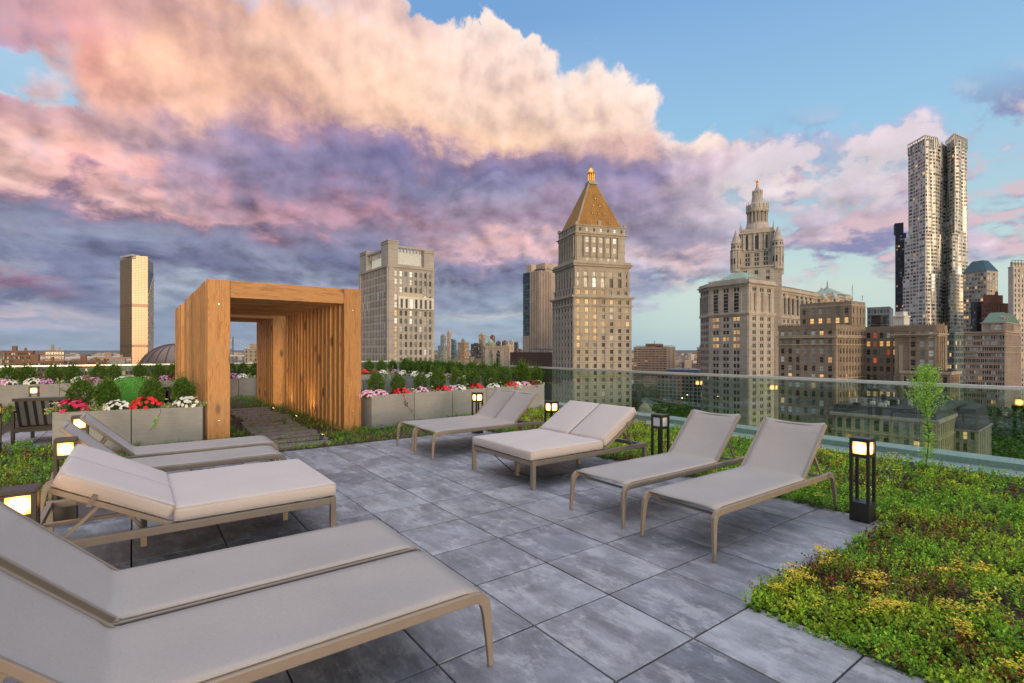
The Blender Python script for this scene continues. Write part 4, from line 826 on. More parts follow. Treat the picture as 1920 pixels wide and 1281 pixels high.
for F,L,n,e in((fr,a,6,4.8),(fl_,c,7,2.)):
    for x0,x1 in((0,e-.9),(L-e+.9,L)): B.fbox(F,x0,x1,z2+4.6,z3-1.,.55)
    B.fbox(F,0,L,z2+1.9,z2+4.6,.7)
for k in range(5): B.window(fr,4.8+(k+.5)*(a-9.6)/5,z2+2.6,1.,1.3,'cool',.74)
B.corn(i,w1-i,i,w2-i,z3-1.2,z3,.7); B.corn(i,w1-i,i,w2-i,z3,z3+.5,1.5); B.fac(fr,0,a,z3+.6,z4-.5,7,1,1.5,2.,.35,.2,lambda c,r:'cool' if c in(1,3,5) else 'dark'); B.fac(fl_,0,c,z3+.6,z4-.5,7,1,1.3,2.,.35,.2); B.corn(i,w1-i,i,w2-i,z4-.5,z4+.1,.8)
for u in(i,w1-i):
    for v in(i,w2-i): B.box(u-.7,u+.7,v-.7,v+.7,z4+.1,z4+1.6)
k=MB()
for F,L,n,e in((fr,a,6,4.8),(fl_,c,7,2.)):
    for q in range(n):
        x=e+(L-2*e)*q/(n-1); ox,oy,an=F; cx,cy=ox+math.cos(an)*x+math.sin(an)*.75,oy+math.sin(an)*x-math.cos(an)*.75
        kk=MB(); kk.lathe([(.72,z2+4.6),(.62,z2+5.2),(.55,z3-1.9),(.75,z3-1.2)],10,(cx,cy)); B.extra('column',kk,C,smooth=False)
zr=B.z(341,322); k=MB(); k.pyramid(i+1.2,w1-i-1.2,i+1.2,w2-i-1.2,z4,zr,.145); B.extra('roof',k,TILE)
for u,v in((0,0),(1,0),(0,1),(1,1)):
    k=MB(); A=Vector((i+1.2+(w1-2*i-2.4)*u,i+1.2+(w2-2*i-2.4)*v,z4)); cc=Vector((w1/2,w2/2,zr)); e=cc+Vector(((u-.5)*(w1-2*i-2.4)*.145,(v-.5)*(w2-2*i-2.4)*.145,0)); k.bar(A,e,.7,.7); B.extra('roof_ridge',k,C)
for j,(fx,fz) in enumerate([(.5,.62),(.38,.45),(.62,.45),(.34,.27),(.52,.27),(.68,.27),(.3,.08),(.74,.08)]):
    hw=(w1-2*i-2.4)/2*(1-.855*fz); hv=(w2-2*i-2.4)/2*(1-.855*fz); k=MB(); k.box(-.45,.45,-.25,.6,0,1.3); k.add([(-.3,-.27,.2),(.3,-.27,.2),(.3,-.27,1.),(-.3,-.27,1.)],[(0,1,2,3)],1); o=B.extra('dormer',k,[TILE,PANE['lit']]); o.location=(w1/2+(fx-.5)*2*hw,w2/2-hv,z4+(zr-z4)*fz-.1)
k=MB(); k.box(-1.,1.,-.4,1.5,0,3.2); k.pyramid(-1.2,1.2,-.5,1.6,3.2,4.2,.1); o=B.extra('dormer',k,C); o.location=(w1/2,i+1.5,z4)
k=MB(); cx,cy=w1/2,w2/2; k.box(cx-2.9,cx+2.9,cy-2.9,cy+2.9,zr-.8,zr+.9); B.extra('lantern_base',k,COPPER)
k=MB()
for q in range(8): an=q*math.pi/4; k.tube([(cx+1.9*math.cos(an),cy+1.9*math.sin(an),zr+.9),(cx+1.9*math.cos(an),cy+1.9*math.sin(an),zr+6.2)],.36,6)
k.lathe([(2.4,zr+.9),(2.2,zr+1.6),(1.1,zr+1.7),(1.1,zr+6.2),(2.5,zr+6.2),(2.4,zr+7.),(1.6,zr+8.6),(.7,zr+10.),(.35,zr+12.2),(.05,zr+14.8)],12,(cx,cy)); B.extra('lantern',k,GOLD); B.done()
# --- municipal building
C=stone('muni',(.41,.37,.33),streak=.45,course=4.2); B=Bld('municipal_building','broad pale stone tower block crowned by tiered columns and a golden statue','building',1403,314,33,C)
w1,w2=27.2,27.5; zt=B.z(527); zk=B.z(588); B.box(0,w1,0,w2,0,zt)
FR=B.F('R',0,w1,0,w2); FL_=B.F('L',0,w1,0,w2); nr=22
lm={(0,0):'lit',(2,0):'lit',(0,1):'lit',(0,3):'lit',(1,3):'lit',(2,3):'lit',(0,4):'lit',(2,4):'lit',(0,5):'mid'}
B.fac(FL_,1.5,w2-4.,zk-.8-4.2*nr,zk-.8,3,nr,4.2,2.3,.5,.28,lambda c,r:lm.get((c,r),R.choices(['dark','mid','lit'],[.75,.22,.03])[0]),.55); B.fac(FR,1.5,w1-1.5,zk-.8-4.2*nr,zk-.8,3,nr,3.6,2.3,.5,.28,pick({'dark':.85,'mid':.15}),.45)
for F,L0,L1,L in((FL_,1.5,w2-4.,w2),(FR,1.5,w1-1.5,w1)):
    B.fbox(F,0,L0,0,zk-.8,.5); B.fbox(F,L1,L,0,zk-.8,.5); B.fbox(F,0,L0,zk+.9,zt-3,.5); B.fbox(F,L1,L,zk+.9,zt-3,.5)
    B.fac(F,L0,L1,zk+.9,zk+13.6,3,1,3.7,11.6,.9,.5,lambda c,r:'dark',top=.4,out=-.0+.05); B.fac(F,L0,L1,zk+13.7,zt-3.,3,1,4.,2.2,.55,.3,None,.5)
    n=3
    for q in range(n):
        m=L0+(q+.5)*(L1-L0)/n
        for e in(-1.15,1.15):
            ox,oy,an=F; cx,cy=ox+math.cos(an)*(m+e)+math.sin(an)*.45,oy+math.sin(an)*(m+e)-math.cos(an)*.45
            if F is FR or q<0: k=MB(); k.lathe([(.62,zk+1),(.55,zk+1.8),(.48,zk+12),(.66,zk+12.8)],10,(cx,cy)); B.extra('column',k,C)
        for q2 in range(5): B.fbox(F,m-1.8,m+1.8,zk+2.4+q2*2.3,zk+2.75+q2*2.3,.14)
B.corn(0,w1,0,w2,zk-.8,zk,.8); B.corn(0,w1,0,w2,zk,zk+.9,1.2); B.corn(0,w1,0,w2,zt-3.,zt-1.2,1.); B.corn(0,w1,0,w2,zt-1.2,zt-.3,2.1); B.corn(0,w1,0,w2,zt-.3,zt+1.2,1.2)
for q in range(22): B.fbox(FL_,q*w2/22,q*w2/22+.6,zt-1.9,zt-1.2,1.8); B.fbox(FR,q*w1/22,q*w1/22+.6,zt-1.9,zt-1.2,1.8); B.fbox(FR,q*w1/22,q*w1/22+.5,zt+1.2,zt+2.4,.9); B.fbox(FL_,q*w2/22,q*w2/22+.5,zt+1.2,zt+2.4,.9)
k=MB(); k.pyramid(1.5,w1-1.5,1.5,w2-1.5,zt+1.2,B.z(512,330),.35); B.extra('roof',k,COPPER)
# angled end wall on the far left and the body behind
p0=(0,w2); p1=B.uv(1314.5,352); ang=math.atan2(p0[1]-p1[1],p0[0]-p1[0]); Ln=math.hypot(p0[0]-p1[0],p0[1]-p1[1]); Fx=(p1[0],p1[1],ang)
B.wall.prism([p0,(w1,w2),(w1+20,w2+38),(p1[0]+8,p1[1]+6),p1],0,zt); B.fac(Fx,0,Ln,zk-.8-4.2*nr,zk-.8,5,nr,2.2,2.3,.5,.28,pick(DK)); B.fac(Fx,0,Ln,zk+.9,zk+13.6,5,1,2.6,11.,.9,.4,None,top=.4); B.fac(Fx,0,Ln,zk+13.7,zt-3,5,1,2.,2.2,.5,.3); B.fbox(Fx,-1,Ln,zk-.8,zk+.9,1.); B.fbox(Fx,-1.5,Ln,zt-3,zt-1.2,1.); B.fbox(Fx,-2,Ln,zt-1.2,zt-.3,2.1); B.fbox(Fx,-1,Ln,zt-.3,zt+1.2,1.2)
# centre body and concave wing towards the right
q0=B.uv(1449,338); q1=B.uv(1480,352); q2=B.uv(1530,384); q3=B.uv(1559,380); q4=B.uv(1594,402)
def wallrun(P,Q,z1,nc,col=True):
    an=math.atan2(Q[1]-P[1],Q[0]-P[0]); L=math.hypot(Q[0]-P[0],Q[1]-P[1]); F=(P[0],P[1],an); zz=z1-3
    B.fac(F,0,L,zk-.8-4.2*12,zk-.8,nc,12,L/nc*.5,2.3,.5,.28,pick(DK),.35); B.fac(F,0,L,zk+.9,zk+13.6,nc,1,L/nc*.55,11.4,.9,.4,None,top=.4); B.fac(F,0,L,zk+13.7,zz,nc,1,L/nc*.45,2.2,.5,.3,lambda c,r:R.choice(['dark','lit']))
    B.fbox(F,0,L,zk-.8,zk+.9,1.); B.fbox(F,-.5,L+.5,zz,z1-1.2,1.); B.fbox(F,-1,L+1,z1-1.2,z1-.3,2.); B.fbox(F,0,L,z1-.3,z1+1.2,1.2)
    for q in range(int(L/1.3)): B.fbox(F,q*1.3,q*1.3+.6,z1+1.2,z1+2.2,.9)
    for q in range(nc+1 if col else 0):
        x=q*L/nc; cx,cy=P[0]+math.cos(an)*x+math.sin(an)*1.,P[1]+math.sin(an)*x-math.cos(an)*1.; k=MB(); k.lathe([(.75,zk+1),(.62,zk+1.8),(.55,zk+12),(.75,zk+12.8)],10,(cx,cy)); B.extra('column',k,C)
zw=zt-1.5
B.wall.prism([q0,q1,q2,q3,q4,(q4[0]-18,q4[1]+22),(q2[0]-12,q2[1]+26),(w1-4,w2+12),(w1-4,w2-6)],0,zw)
for a_,b_,n in((q0,q1,4),(q1,q2,6),(q2,q3,3),(q3,q4,4)): wallrun(a_,b_,zw,n)
k=MB(); cx,cy=(q2[0]+q4[0])/2-3,(q2[1]+q4[1])/2+3; k.pyramid(cx-10,cx+10,cy-10,cy+10,zw+1,zw+6.5,.15); k.lathe([(1.2,zw+6),(.6,zw+8),(.35,zw+11),(.1,zw+13)],8,(cx,cy)); B.extra('roof',k,COPPER)
# the tower
tu,tv=B.uv(1420,352); T0=B.t; rot=rad(62-33)
def sq(h): c,s=math.cos(rot),math.sin(rot); return [(tu+c*x-s*y,tv+s*x+c*y) for x,y in((-h,-h),(h,-h),(h,h),(-h,h))]
def stageF(h,k):
    P=sq(h); a=[(0,1),(3,0)][k]; p,q=P[a[0]],P[a[1]]; return (p[0],p[1],math.atan2(q[1]-p[1],q[0]-p[0])),2*h
Z=lambda y:B.z(y,352)
zb=Z(507); B.wall.prism(sq(14.2),0,zb); B.wall.prism(sq(14.9),zb,zb+.9); zs=Z(443); B.wall.prism(sq(9.8),zb,zs); B.wall.prism(sq(11.),zs,zs+1.); B.wall.prism(sq(10.3),zs+1.,zs+3.2); B.wall.prism(sq(10.6),Z(477),Z(475))
for kf in(0,1):
    F,L=stageF(14.2,kf); B.fac(F,4,L-4,zb-26,zb-1.2,3,6,2.2,2.4,.6,.3,pick({'dark':.9,'mid':.1})); B.fbox(F,0,4,0,zb,.6); B.fbox(F,L-4,L,0,zb,.6)
    F,L=stageF(9.8,kf); B.fac(F,1.5,L-1.5,zb+1.5,Z(478),3,3,2.6,2.2,.5,.25,None,.4); B.fbox(F,0,1.5,zb,zs,.5); B.fbox(F,L-1.5,L,zb,zs,.5); B.fac(F,1.5,L-1.5,Z(474),zs-.6,3,1,2.2,9,.3,.15,None)
    for q in range(6):
        x=1.8+(L-3.6)*q/5; ox,oy,an=F; k=MB(); k.lathe([(.62,Z(474)),(.5,Z(472)),(.45,zs-1.4),(.62,zs-.4)],8,(ox+math.cos(an)*x+math.sin(an)*.7,oy+math.sin(an)*x-math.cos(an)*.7)); B.extra('column',k,C)
for x,y in sq(10.)+[((a[0]+b_[0])/2,(a[1]+b_[1])/2) for a,b_ in zip(sq(10.),sq(10.)[1:]+sq(10.)[:1])]:
    k=MB(); k.lathe([(.5,zs+1),(.5,zs+4),(.28,zs+4.6),(.05,zs+8.4)],6,(x,y)); B.extra('pinnacle',k,C)
for x,y in sq(12.6):
    k=MB(); z0=zb-2; zt_=Z(472); k.lathe([(3.5,z0),(3.5,z0+2),(3.0,z0+2.2),(3.0,zt_-.8),(3.6,zt_-.6),(3.6,zt_),(3.0,zt_+.3),(2.9,zt_+3.6),(3.3,zt_+3.8),(3.2,zt_+4.3),(2.2,zt_+7.2),(1.1,zt_+10.6),(.15,zt_+13.6)],12,(x,y))
    for q in range(6): an=q*math.pi/3; k.box(x+3.05*math.cos(an)-.35,x+3.05*math.cos(an)+.35,y+3.05*math.sin(an)-.35,y+3.05*math.sin(an)+.35,z0+2.,zt_-.7)
    for q in range(8): an=q*math.pi/4+.3; k.box(x+2.75*math.cos(an)-.35,x+2.75*math.cos(an)+.35,y+2.75*math.sin(an)-.35,y+2.75*math.sin(an)+.35,zt_+1,zt_+2.6,1); k.box(x+2.8*math.cos(an)-.4,x+2.8*math.cos(an)+.4,y+2.8*math.sin(an)-.4,y+2.8*math.sin(an)+.4,z0+5,z0+9,1)
    B.extra('turret',k,[C,PANE['dark']])
zd=zs+3.2; k=MB(); k.lathe([(8.2,zd),(7.9,zd+2),(6.9,Z(422)),(6.9,Z(420))],24,(tu,tv)); k.lathe([(4.6,Z(421)),(4.6,Z(399))],20,(tu,tv)); B.extra('drum',k,C)
for q in range(16): an=q*math.pi/8; k=MB(); k.lathe([(.6,Z(421)),(.48,Z(419)),(.43,Z(401)),(.6,Z(399.5))],8,(tu+6.2*math.cos(an),tv+6.2*math.sin(an))); B.extra('column',k,C)
k=MB(); k.lathe([(6.9,Z(400)),(7.2,Z(398)),(7.3,Z(394.5)),(6.9,Z(394)),(6.7,Z(386)),(5.0,Z(385)),(3.8,Z(380)),(3.3,Z(369)),(2.9,Z(362)),(3.1,Z(361)),(2.7,Z(358)),(1.5,Z(355)),(1.2,Z(352))],24,(tu,tv))
for q in range(16): an=q*math.pi/8; k.lathe([(.32,Z(394)),(.3,Z(386)),(.05,Z(380))],5,(tu+6.9*math.cos(an),tv+6.9*math.sin(an)))
for q in range(10): an=q*math.pi/5; k.lathe([(.25,Z(366)),(.22,Z(360)),(.04,Z(356))],5,(tu+3.2*math.cos(an),tv+3.2*math.sin(an)))
B.extra('cupola',k,C)
k=MB(); zz=Z(353); k.tube([(tu,tv,zz),(tu,tv,zz+1.3),(tu,tv,zz+3.),(tu,tv,zz+4.2),(tu,tv,zz+5.0),(tu,tv,zz+5.2),(tu,tv,zz+5.7),(tu,tv,zz+6.1)],[.95,.8,.62,.75,.35,.30,.42,.15],10); c,s=math.cos(-B.phi),math.sin(-B.phi)
k.tube([(tu,tv,zz+4.5),(tu+1.2*c,tv+1.2*s,zz+5.0),(tu+1.9*c,tv+1.9*s,zz+6.6)],[.3,.22,.16],6); k.tube([(tu,tv,zz+4.5),(tu-1.3*c,tv-1.3*s,zz+4.4),(tu-1.7*c,tv-1.7*s,zz+5.3)],[.3,.22,.2],6); B.extra('statue',k,GOLD,smooth=True)
B.done()
# --- brown U-shaped block in front of it
C=stone('laf',(.255,.205,.160),streak=.35,course=3.72); C2=stone('trim',(.36,.30,.24)); B=Bld('office_block','brown stone office block with a recessed court, dishes and cooling plant on its roofs','building',1567,215,35,[C,C2])
w1,w2=29.,24.; zt=B.z(608); B.box(0,w1,0,w2,0,zt); fl=3.72; n=18
BL={'sky':.42,'mid':.22,'dark':.30,'lit':.06}
F=B.F('L',0,w1,0,w2); B.fac(F,.3,w2-.5,zt-2-fl*n,zt-2,7,n,1.55,2.25,.25,.12,pick(BL)); B.fac(B.F('R',0,w1,0,w2),2.5,w1,zt-2-fl*n,zt-2,9,n,1.3,2.2,.3,.15,pick({'dark':.75,'mid':.2,'lit':.05}))
for q in(4.3,8.2,22.6): B.corn(0,w1,0,w2,zt-q-.5,zt-q,.45,1)
B.corn(0,w1,0,w2,zt-5.6,zt-4.9,.8,1); B.corn(0,w1,0,w2,zt-2,zt,.25)
for q in range(30): B.fbox(F,q*w2/30,q*w2/30+.4,zt-2,zt+.7,.32)
# tower block on top
u0,v0=B.uv(1596,223.4); z5=B.z(564,223.4); u1,v1=u0+14,v0+21.5; B.box(u0,u1,v0,v1,zt,z5); F2=B.F('L',u0,u1,v0,v1); B.fac(F2,0,21.5,zt+.2,z5-2.,6,2,1.5,2.3,.22,.12,lambda c,r:('lit' if c>0 else 'dark') if r==1 else R.choice(['dark','sky','mid'])); F3=B.F('R',u0,u1,v0,v1); B.fac(F3,0,14,zt+.2,z5-2.,4,2,.9,2.6,.3,.15,pick({'dark':.8,'mid':.2})); B.corn(u0,u1,v0,v1,z5-2,z5-1.4,.25,1); B.corn(u0,u1,v0,v1,z5-1.4,z5,.15)
# recess wall and right arm
rc=(w1,0.); Pn=(w1,-12.); F4=(w1,0.,-math.pi/2); B.box(w1,w1+16,-13.,w2,0,zt-.5)
rw={(0,0):'dark',(1,0):'red',(0,1):'lit',(1,1):'red',(2,1):'lit',(3,1):'lit',(4,1):'lit',(3,2):'red',(4,2):'lit',(1,3):'red',(0,7):'lit',(1,7):'lit',(2,7):'lit',(3,7):'lit',(4,7):'lit'}
B.fac(F4,.2,12.8,zt-2.5-fl*14,zt-2.5,5,14,1.35,2.15,.3,.15,lambda c,r:rw.get((c,r),R.choices(['dark','mid','sky'],[.6,.2,.2])[0]))
ra,rb=B.uv(1755,205); z6=B.z(609,205); u1=ra+9.7; v1=rb+14.; B.box(ra,u1+4,rb,v1,0,z6); F5=B.F('L',ra,u1,rb,v1)
B.fac(F5,5.,14.,z6-2.2-fl*12,z6-2.2,3,12,1.6,2.3,.25,.12,lambda c,r:'dark' if c==0 else R.choices(['sky','mid','dark'],[.75,.1,.15])[0])
F6=B.F('R',ra,u1,rb,v1); B.fac(F6,.4,9.4,z6-2.2-fl*12,z6-2.2,4,12,1.2,3.2,.5,.2,pick({'dark':.5,'mid':.3,'sky':.2})); B.corn(ra,u1,rb,v1,z6-4.6,z6-4.,.6,1); B.corn(ra,u1,rb,v1,z6-4.,z6-3.4,1.3,1); B.corn(ra,u1,rb,v1,z6-2.2,z6,.2)
for q in range(20): B.fbox(F5,q*.7,q*.7+.3,z6-2.2,z6+.5,.28); B.fbox(F6,q*.48,q*.48+.22,z6-2.2,z6+.5,.28)
B.fbox(F5,1.6,2.8,z6-34,z6-8,.14,m=1)
ea,eb=B.uv(1782,199); z7=B.z(697,199); B.box(ea,ea+12,eb,eb+16,0,z7); F7=B.F('L',ea,ea+12,eb,eb+16); B.fac(F7,0,16,z7-1.5-fl*9,z7-1.5,5,9,1.3,2.1,.3,.15,pick(DK)); F8=B.F('R',ea,ea+12,eb,eb+16); B.fac(F8,.3,9,z7-1.5-fl*9,z7-1.5,5,9,1.,2.2,.3,.15,pick({'dark':.5,'mid':.3,'lit':.2})); B.corn(ea,ea+12,eb,eb+16,z7-1.2,z7,.5,1)
k=MB(); px,py=B.uv(1649,232); k.box(px-4.2,px+4.2,py-2,py+2,zt-.5,zt+.6)
for q in range(2): k.box(px-4+q*4.1,px-.2+q*4.1,py-1.8,py+1.8,zt+1.0,zt+4.4); k.box(px-3.8+q*4.1,px-.4+q*4.1,py-1.9,py-1.8,zt+1.6,zt+4.)
k.box(px-4.3,px+4.3,py-2,py+2,zt+4.4,zt+4.7); B.extra('cooling_plant',k,DKM); k=MB(); px,py=B.uv(1690,226); k.box(px-3.2,px+3.2,py-2,py+2,zt-.5,zt+3.6); k.box(px-3.6,px+3.6,py-2.3,py+2.3,zt+3.6,zt+4.2); k.box(px-2.4,px+2.4,py-1.6,py+1.6,zt+4.2,zt+6.); B.extra('plant_room',k,stone('white',(.52,.52,.50)))
for px_,r_,y_ in((1544,2.,556),(1565,1.9,557),(1587,.9,561),(1540,.6,541),(1548,.6,541)):
    k=MB(); k.lathe([(r_*math.sin(a_*.13),-(1-math.cos(a_*.13))*r_*.0+r_*.35*(math.sin(a_*.13))**2) for a_ in range(1,13)],18); x,y=B.uv(px_,226); o=B.extra('satellite_dish',k,stone('white',(.52,.52,.50)),smooth=True); o.location=(x,y,B.z(y_,226)-.2); o.rotation_euler=(rad(70),0,-B.phi+rad(15)); k=MB(); k.tube([(0,0,-.1),(0,r_*-.55,-1.)],.12,5); k.tube([(0,0,.35*r_),(0,0,1.2*r_)],.05,4); k.build('dish_mount',DKM,o)
for px_,h in((1598,7.),(1617,2.4)): k=MB(); x,y=B.uv(px_,224); k.tube([(x,y,z5),(x,y,z5+h)],.09,5); k.tube([(x-.8,y,z5+h*.8),(x+.8,y,z5+h*.8)],.05,4); B.extra('antenna',k,DKM)
B.done()
# --- low arched building in front
C=stone('arch',(.33,.29,.235),streak=.3); SL=simple('slate',(.034,.030,.028),.5,0.,.25,.5); B=Bld('arched_building','low stone building with arched top windows and a cluttered dark roof below the railing','building',1755,140,40,C)
w1,w2=45.,25.; zt=B.z(788); B.box(0,w1,0,w2,0,zt); F=B.F('L',0,w1,0,w2); F2=B.F('R',0,w1,0,w2)
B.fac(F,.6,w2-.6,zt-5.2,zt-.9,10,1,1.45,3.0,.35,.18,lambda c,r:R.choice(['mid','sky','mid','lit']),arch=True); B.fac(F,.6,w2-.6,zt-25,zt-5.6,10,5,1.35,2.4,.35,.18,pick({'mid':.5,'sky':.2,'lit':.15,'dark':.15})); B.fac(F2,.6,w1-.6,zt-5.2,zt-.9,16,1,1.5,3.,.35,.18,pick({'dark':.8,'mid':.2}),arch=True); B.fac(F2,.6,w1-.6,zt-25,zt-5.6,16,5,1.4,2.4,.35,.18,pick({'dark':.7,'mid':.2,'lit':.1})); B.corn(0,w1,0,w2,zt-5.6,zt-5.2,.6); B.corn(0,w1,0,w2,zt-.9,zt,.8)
k=MB(); k.pyramid(-.2,w1+.2,-.2,w2+.2,zt,zt+2.4,.97); B.extra('roof',k,SL)
for q in range(26): k=MB(); x,y=R.uniform(1.5,w1*.7),R.uniform(1.5,w2-3); h=R.uniform(.6,1.8); k.box(0,R.uniform(.8,2.6),0,R.uniform(.8,2.),0,h); o=B.extra('roof_unit',k,R.choice([stone('white',(.52,.52,.50)),DKM,RM])); o.location=(x,y,zt+2.4)
for F_,L,n_ in((F,w2,6),(F2,w1,10)):
    for q in range(n_):
        ox,oy,an=F_; x=(q+.5)*L/n_; k=MB(); k.box(-.5,.5,-.1,1.2,0,1.5); k.add([(-.36,-.12,.2),(.36,-.12,.2),(.36,-.12,1.3),(-.36,-.12,1.3)],[(0,1,2,3)],1); o=B.extra('dormer',k,[SL,PANE['dark']]); o.location=(ox+math.cos(an)*x-math.sin(an)*.5,oy+math.sin(an)*x+math.cos(an)*.5,zt+.7); o.rotation_euler=(0,0,an)
B.done()
B=Bld('mansard_building','narrow grey building with a tall slate roof right of the arched block','building',1831,150,40,stone('grey',(.26,.25,.235)))
w1,w2=24.,5.; zt=B.z(782); B.box(0,w1,0,w2,0,zt-4); B.fac(B.F('L',0,w1,0,w2),0,w2,zt-28,zt-4,3,7,.9,2.1,.3,.15,pick(DK)); B.fac(B.F('R',0,w1,0,w2),0,w1,zt-28,zt-4,8,7,1.2,2.1,.3,.15,pick(DK)); B.corn(0,w1,0,w2,zt-4.4,zt-4,.6); k=MB(); k.pyramid(0,w1,0,w2,zt-4,zt+2,.75); B.extra('roof',k,SL); B.done()
# --- big block at the right edge with the green mansard
C=stone('pink',(.35,.285,.25),streak=.3,course=3.9); B=Bld('long_block','long pinkish stone block with a green mansard roof at the right edge','building',1883,335,38,C)
w1,w2=60.,B.v_to(1803); zt=B.z(621); B.box(0,w1,0,w2,0,zt); F=B.F('L',0,w1,0,w2); F2=B.F('R',0,w1,0,w2); fl=3.9
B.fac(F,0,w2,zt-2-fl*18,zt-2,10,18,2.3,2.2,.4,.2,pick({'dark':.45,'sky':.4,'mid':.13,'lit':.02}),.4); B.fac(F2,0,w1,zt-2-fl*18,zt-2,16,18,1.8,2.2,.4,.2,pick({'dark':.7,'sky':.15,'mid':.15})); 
for q in(2.,9.8,13.7,37.1): B.corn(0,w1,0,w2,zt-q-.5,zt-q,.7)
B.corn(0,w1,0,w2,zt-.8,zt,1.)
B.box(-.2,w1,-.2,11.,zt,zt+6.); B.fac((-.2,11.,-math.pi/2),0,11,zt+.4,zt+5,2,1,3.6,3.6,.4,.2,lambda c,r:'sky',arch=True); B.fac((-.2,-.2,0.),0,30,zt+.4,zt+5,9,1,2.,3.8,.4,.2,None,arch=True); B.corn(-.2,w1,-.2,11,zt+5.3,zt+6.1,.8); k=MB(); k.pyramid(0,w1,0,10.8,zt+6.1,zt+13,.62); B.extra('roof',k,simple('copper_dark',(.07,.14,.10),.6,0.,.2,.4))
for q in range(3): k=MB(); k.box(-.9,.9,-.4,2,0,2.6); k.pyramid(-1.1,1.1,-.5,2,2.6,3.9,.1); o=B.extra('dormer',k,C); o.location=(5+q*8,.8,zt+6.6)
B.done()
# --- rippling steel tower
STL=mat('ripple_steel',lambda t: pbsdf(t,t.scale((.60,.57,.53),t.fmix(t.noise(oc(t),.25,3.,.6),.85,1.12)),.5,.35))
B=Bld('steel_tower','very tall rippling silver steel tower with a dark vertical recess','tower',1780,467,38,STL)
ztop=B.z(259); z2=B.z(440); z3=B.z(515); rows=76
def wave(a,z,sd): return 1.15*math.sin(a*.42+sd+1.3*math.sin(z*.021+sd))*math.sin(z*.028+a*.11+sd*2)+.55*math.sin(a*.9+z*.052+sd)
def ripple(P,Q,z0,z1,amp,sd,nc,pickf,lim=0.):
    an=math.atan2(Q[1]-P[1],Q[0]-P[0]); L=math.hypot(Q[0]-P[0],Q[1]-P[1]); c,s=math.cos(an),math.sin(an); nz=int((z1-z0)/3.3)
    def pos(a,z,o=0.):
        e=min(1.,a/3.,(L-a)/3.); w=amp*wave(a,z,sd)*max(0,e)+o; return (P[0]+c*a+s*w,P[1]+s*a-c*w,z)
    na=max(6,int(L/1.2)); B.wall.ngrid(na,nz,lambda u,v:pos(u*L,z0+v*(z1-z0)))
    bw=L/nc
    for r in range(nz):
        for k in range(nc):
            a0=(k+.5)*bw-bw*.33; a1=(k+.5)*bw+bw*.33; zz=z0+(r+.28)*(z1-z0)/nz; zh=zz+(z1-z0)/nz*.55
            RW.append((pos(a0,zz,.16),pos(a1,zz,.16),pos(a1,zh,.16),pos(a0,zh,.16),pickf(k,r)))
RW=[]
def plan(pxs,ds,zz): return [B.uv(p,d) for p,d in zip(pxs,ds)]
pw=pick({'dark':.16,'mid':.50,'sky':.33,'lit':.01})
def tower_stage(z0,z1,pl,sd,shade):
    for i_,(p,q) in enumerate(zip(pl,pl[1:])): L=math.hypot(p[0]-q[0],p[1]-q[1]); ripple(p,q,z0,z1,.85,sd+i_*1.7,max(2,int(L/3.0)),pw)
    back=[B.uv(1800,520),B.uv(1716,520)]; poly=pl+back; B.wall.add([(x,y,z1) for x,y in poly],[tuple(range(len(poly)))]); B.wall.add([(x,y,z) for x,y in (pl[-1],back[0],back[1],pl[0]) for z in(z0,z1)],[(0,1,3,2),(2,3,5,4),(4,5,7,6)])
tower_stage(z2,B.z(263),plan([1703,1721,1735,1758,1774,1790,1813],[484,472,462,468,480,462,474],0),1.,0)
tower_stage(z3,z2,plan([1696,1718,1735,1758,1774,1786,1814],[482,470,460,466,478,460,474],0),2.3,0)
tower_stage(0,z3,plan([1693,1718,1735,1758,1774,1782,1817],[482,468,458,464,476,458,474],0),4.1,0)
for pl,z in((plan([1703,1721,1735,1758],[484,472,462,468],0),B.z(263)),(plan([1774,1790,1813],[480,462,474],0),B.z(260))):
    for p,q in zip(pl,pl[1:]):
        an=math.atan2(q[1]-p[1],q[0]-p[0]); L=math.hypot(p[0]-q[0],p[1]-q[1]); F=(p[0],p[1],an); n_=max(2,int(L/2.6))
        for k in range(n_+1): B.fbox(F,k*L/n_-.3,k*L/n_+.3,z-8,z+2.5,.5,inn=.3)
        B.fbox(F,0,L,z+1.9,z+2.9,.6,inn=.3)
RW.sort(key=lambda w:-w[0][2]); wm={}
order=R.sample(range(len(RW)),100); oset=set(order)
for i_ in order:
    a,b_,c_,d_,st=RW[i_]; a,b_,c_,d_=map(Vector,(a,b_,c_,d_)); k=MB(); k.add([a-a,b_-a,c_-a,d_-a],[(0,1,2,3)]); o=k.build('window',PANE[st],B.t,fix=False); o.location=a
k=MB()
for i_,w in enumerate(RW):
    if i_ not in oset: k.add(w[:4],[(0,1,2,3)],PK.index(w[4]))
o=k.build('window',[PANE[q] for q in PK],B.t,fix=False); o['kind']='stuff'
k=MB(); x,y=B.uv(1789,480); k.tube([(x,y,ztop),(x,y,ztop+4)],.3,5); k.bar((x-3,y,ztop+3.6),(x+4,y,ztop+5),.4,.4); B.extra('roof_crane',k,DKM); B.done()
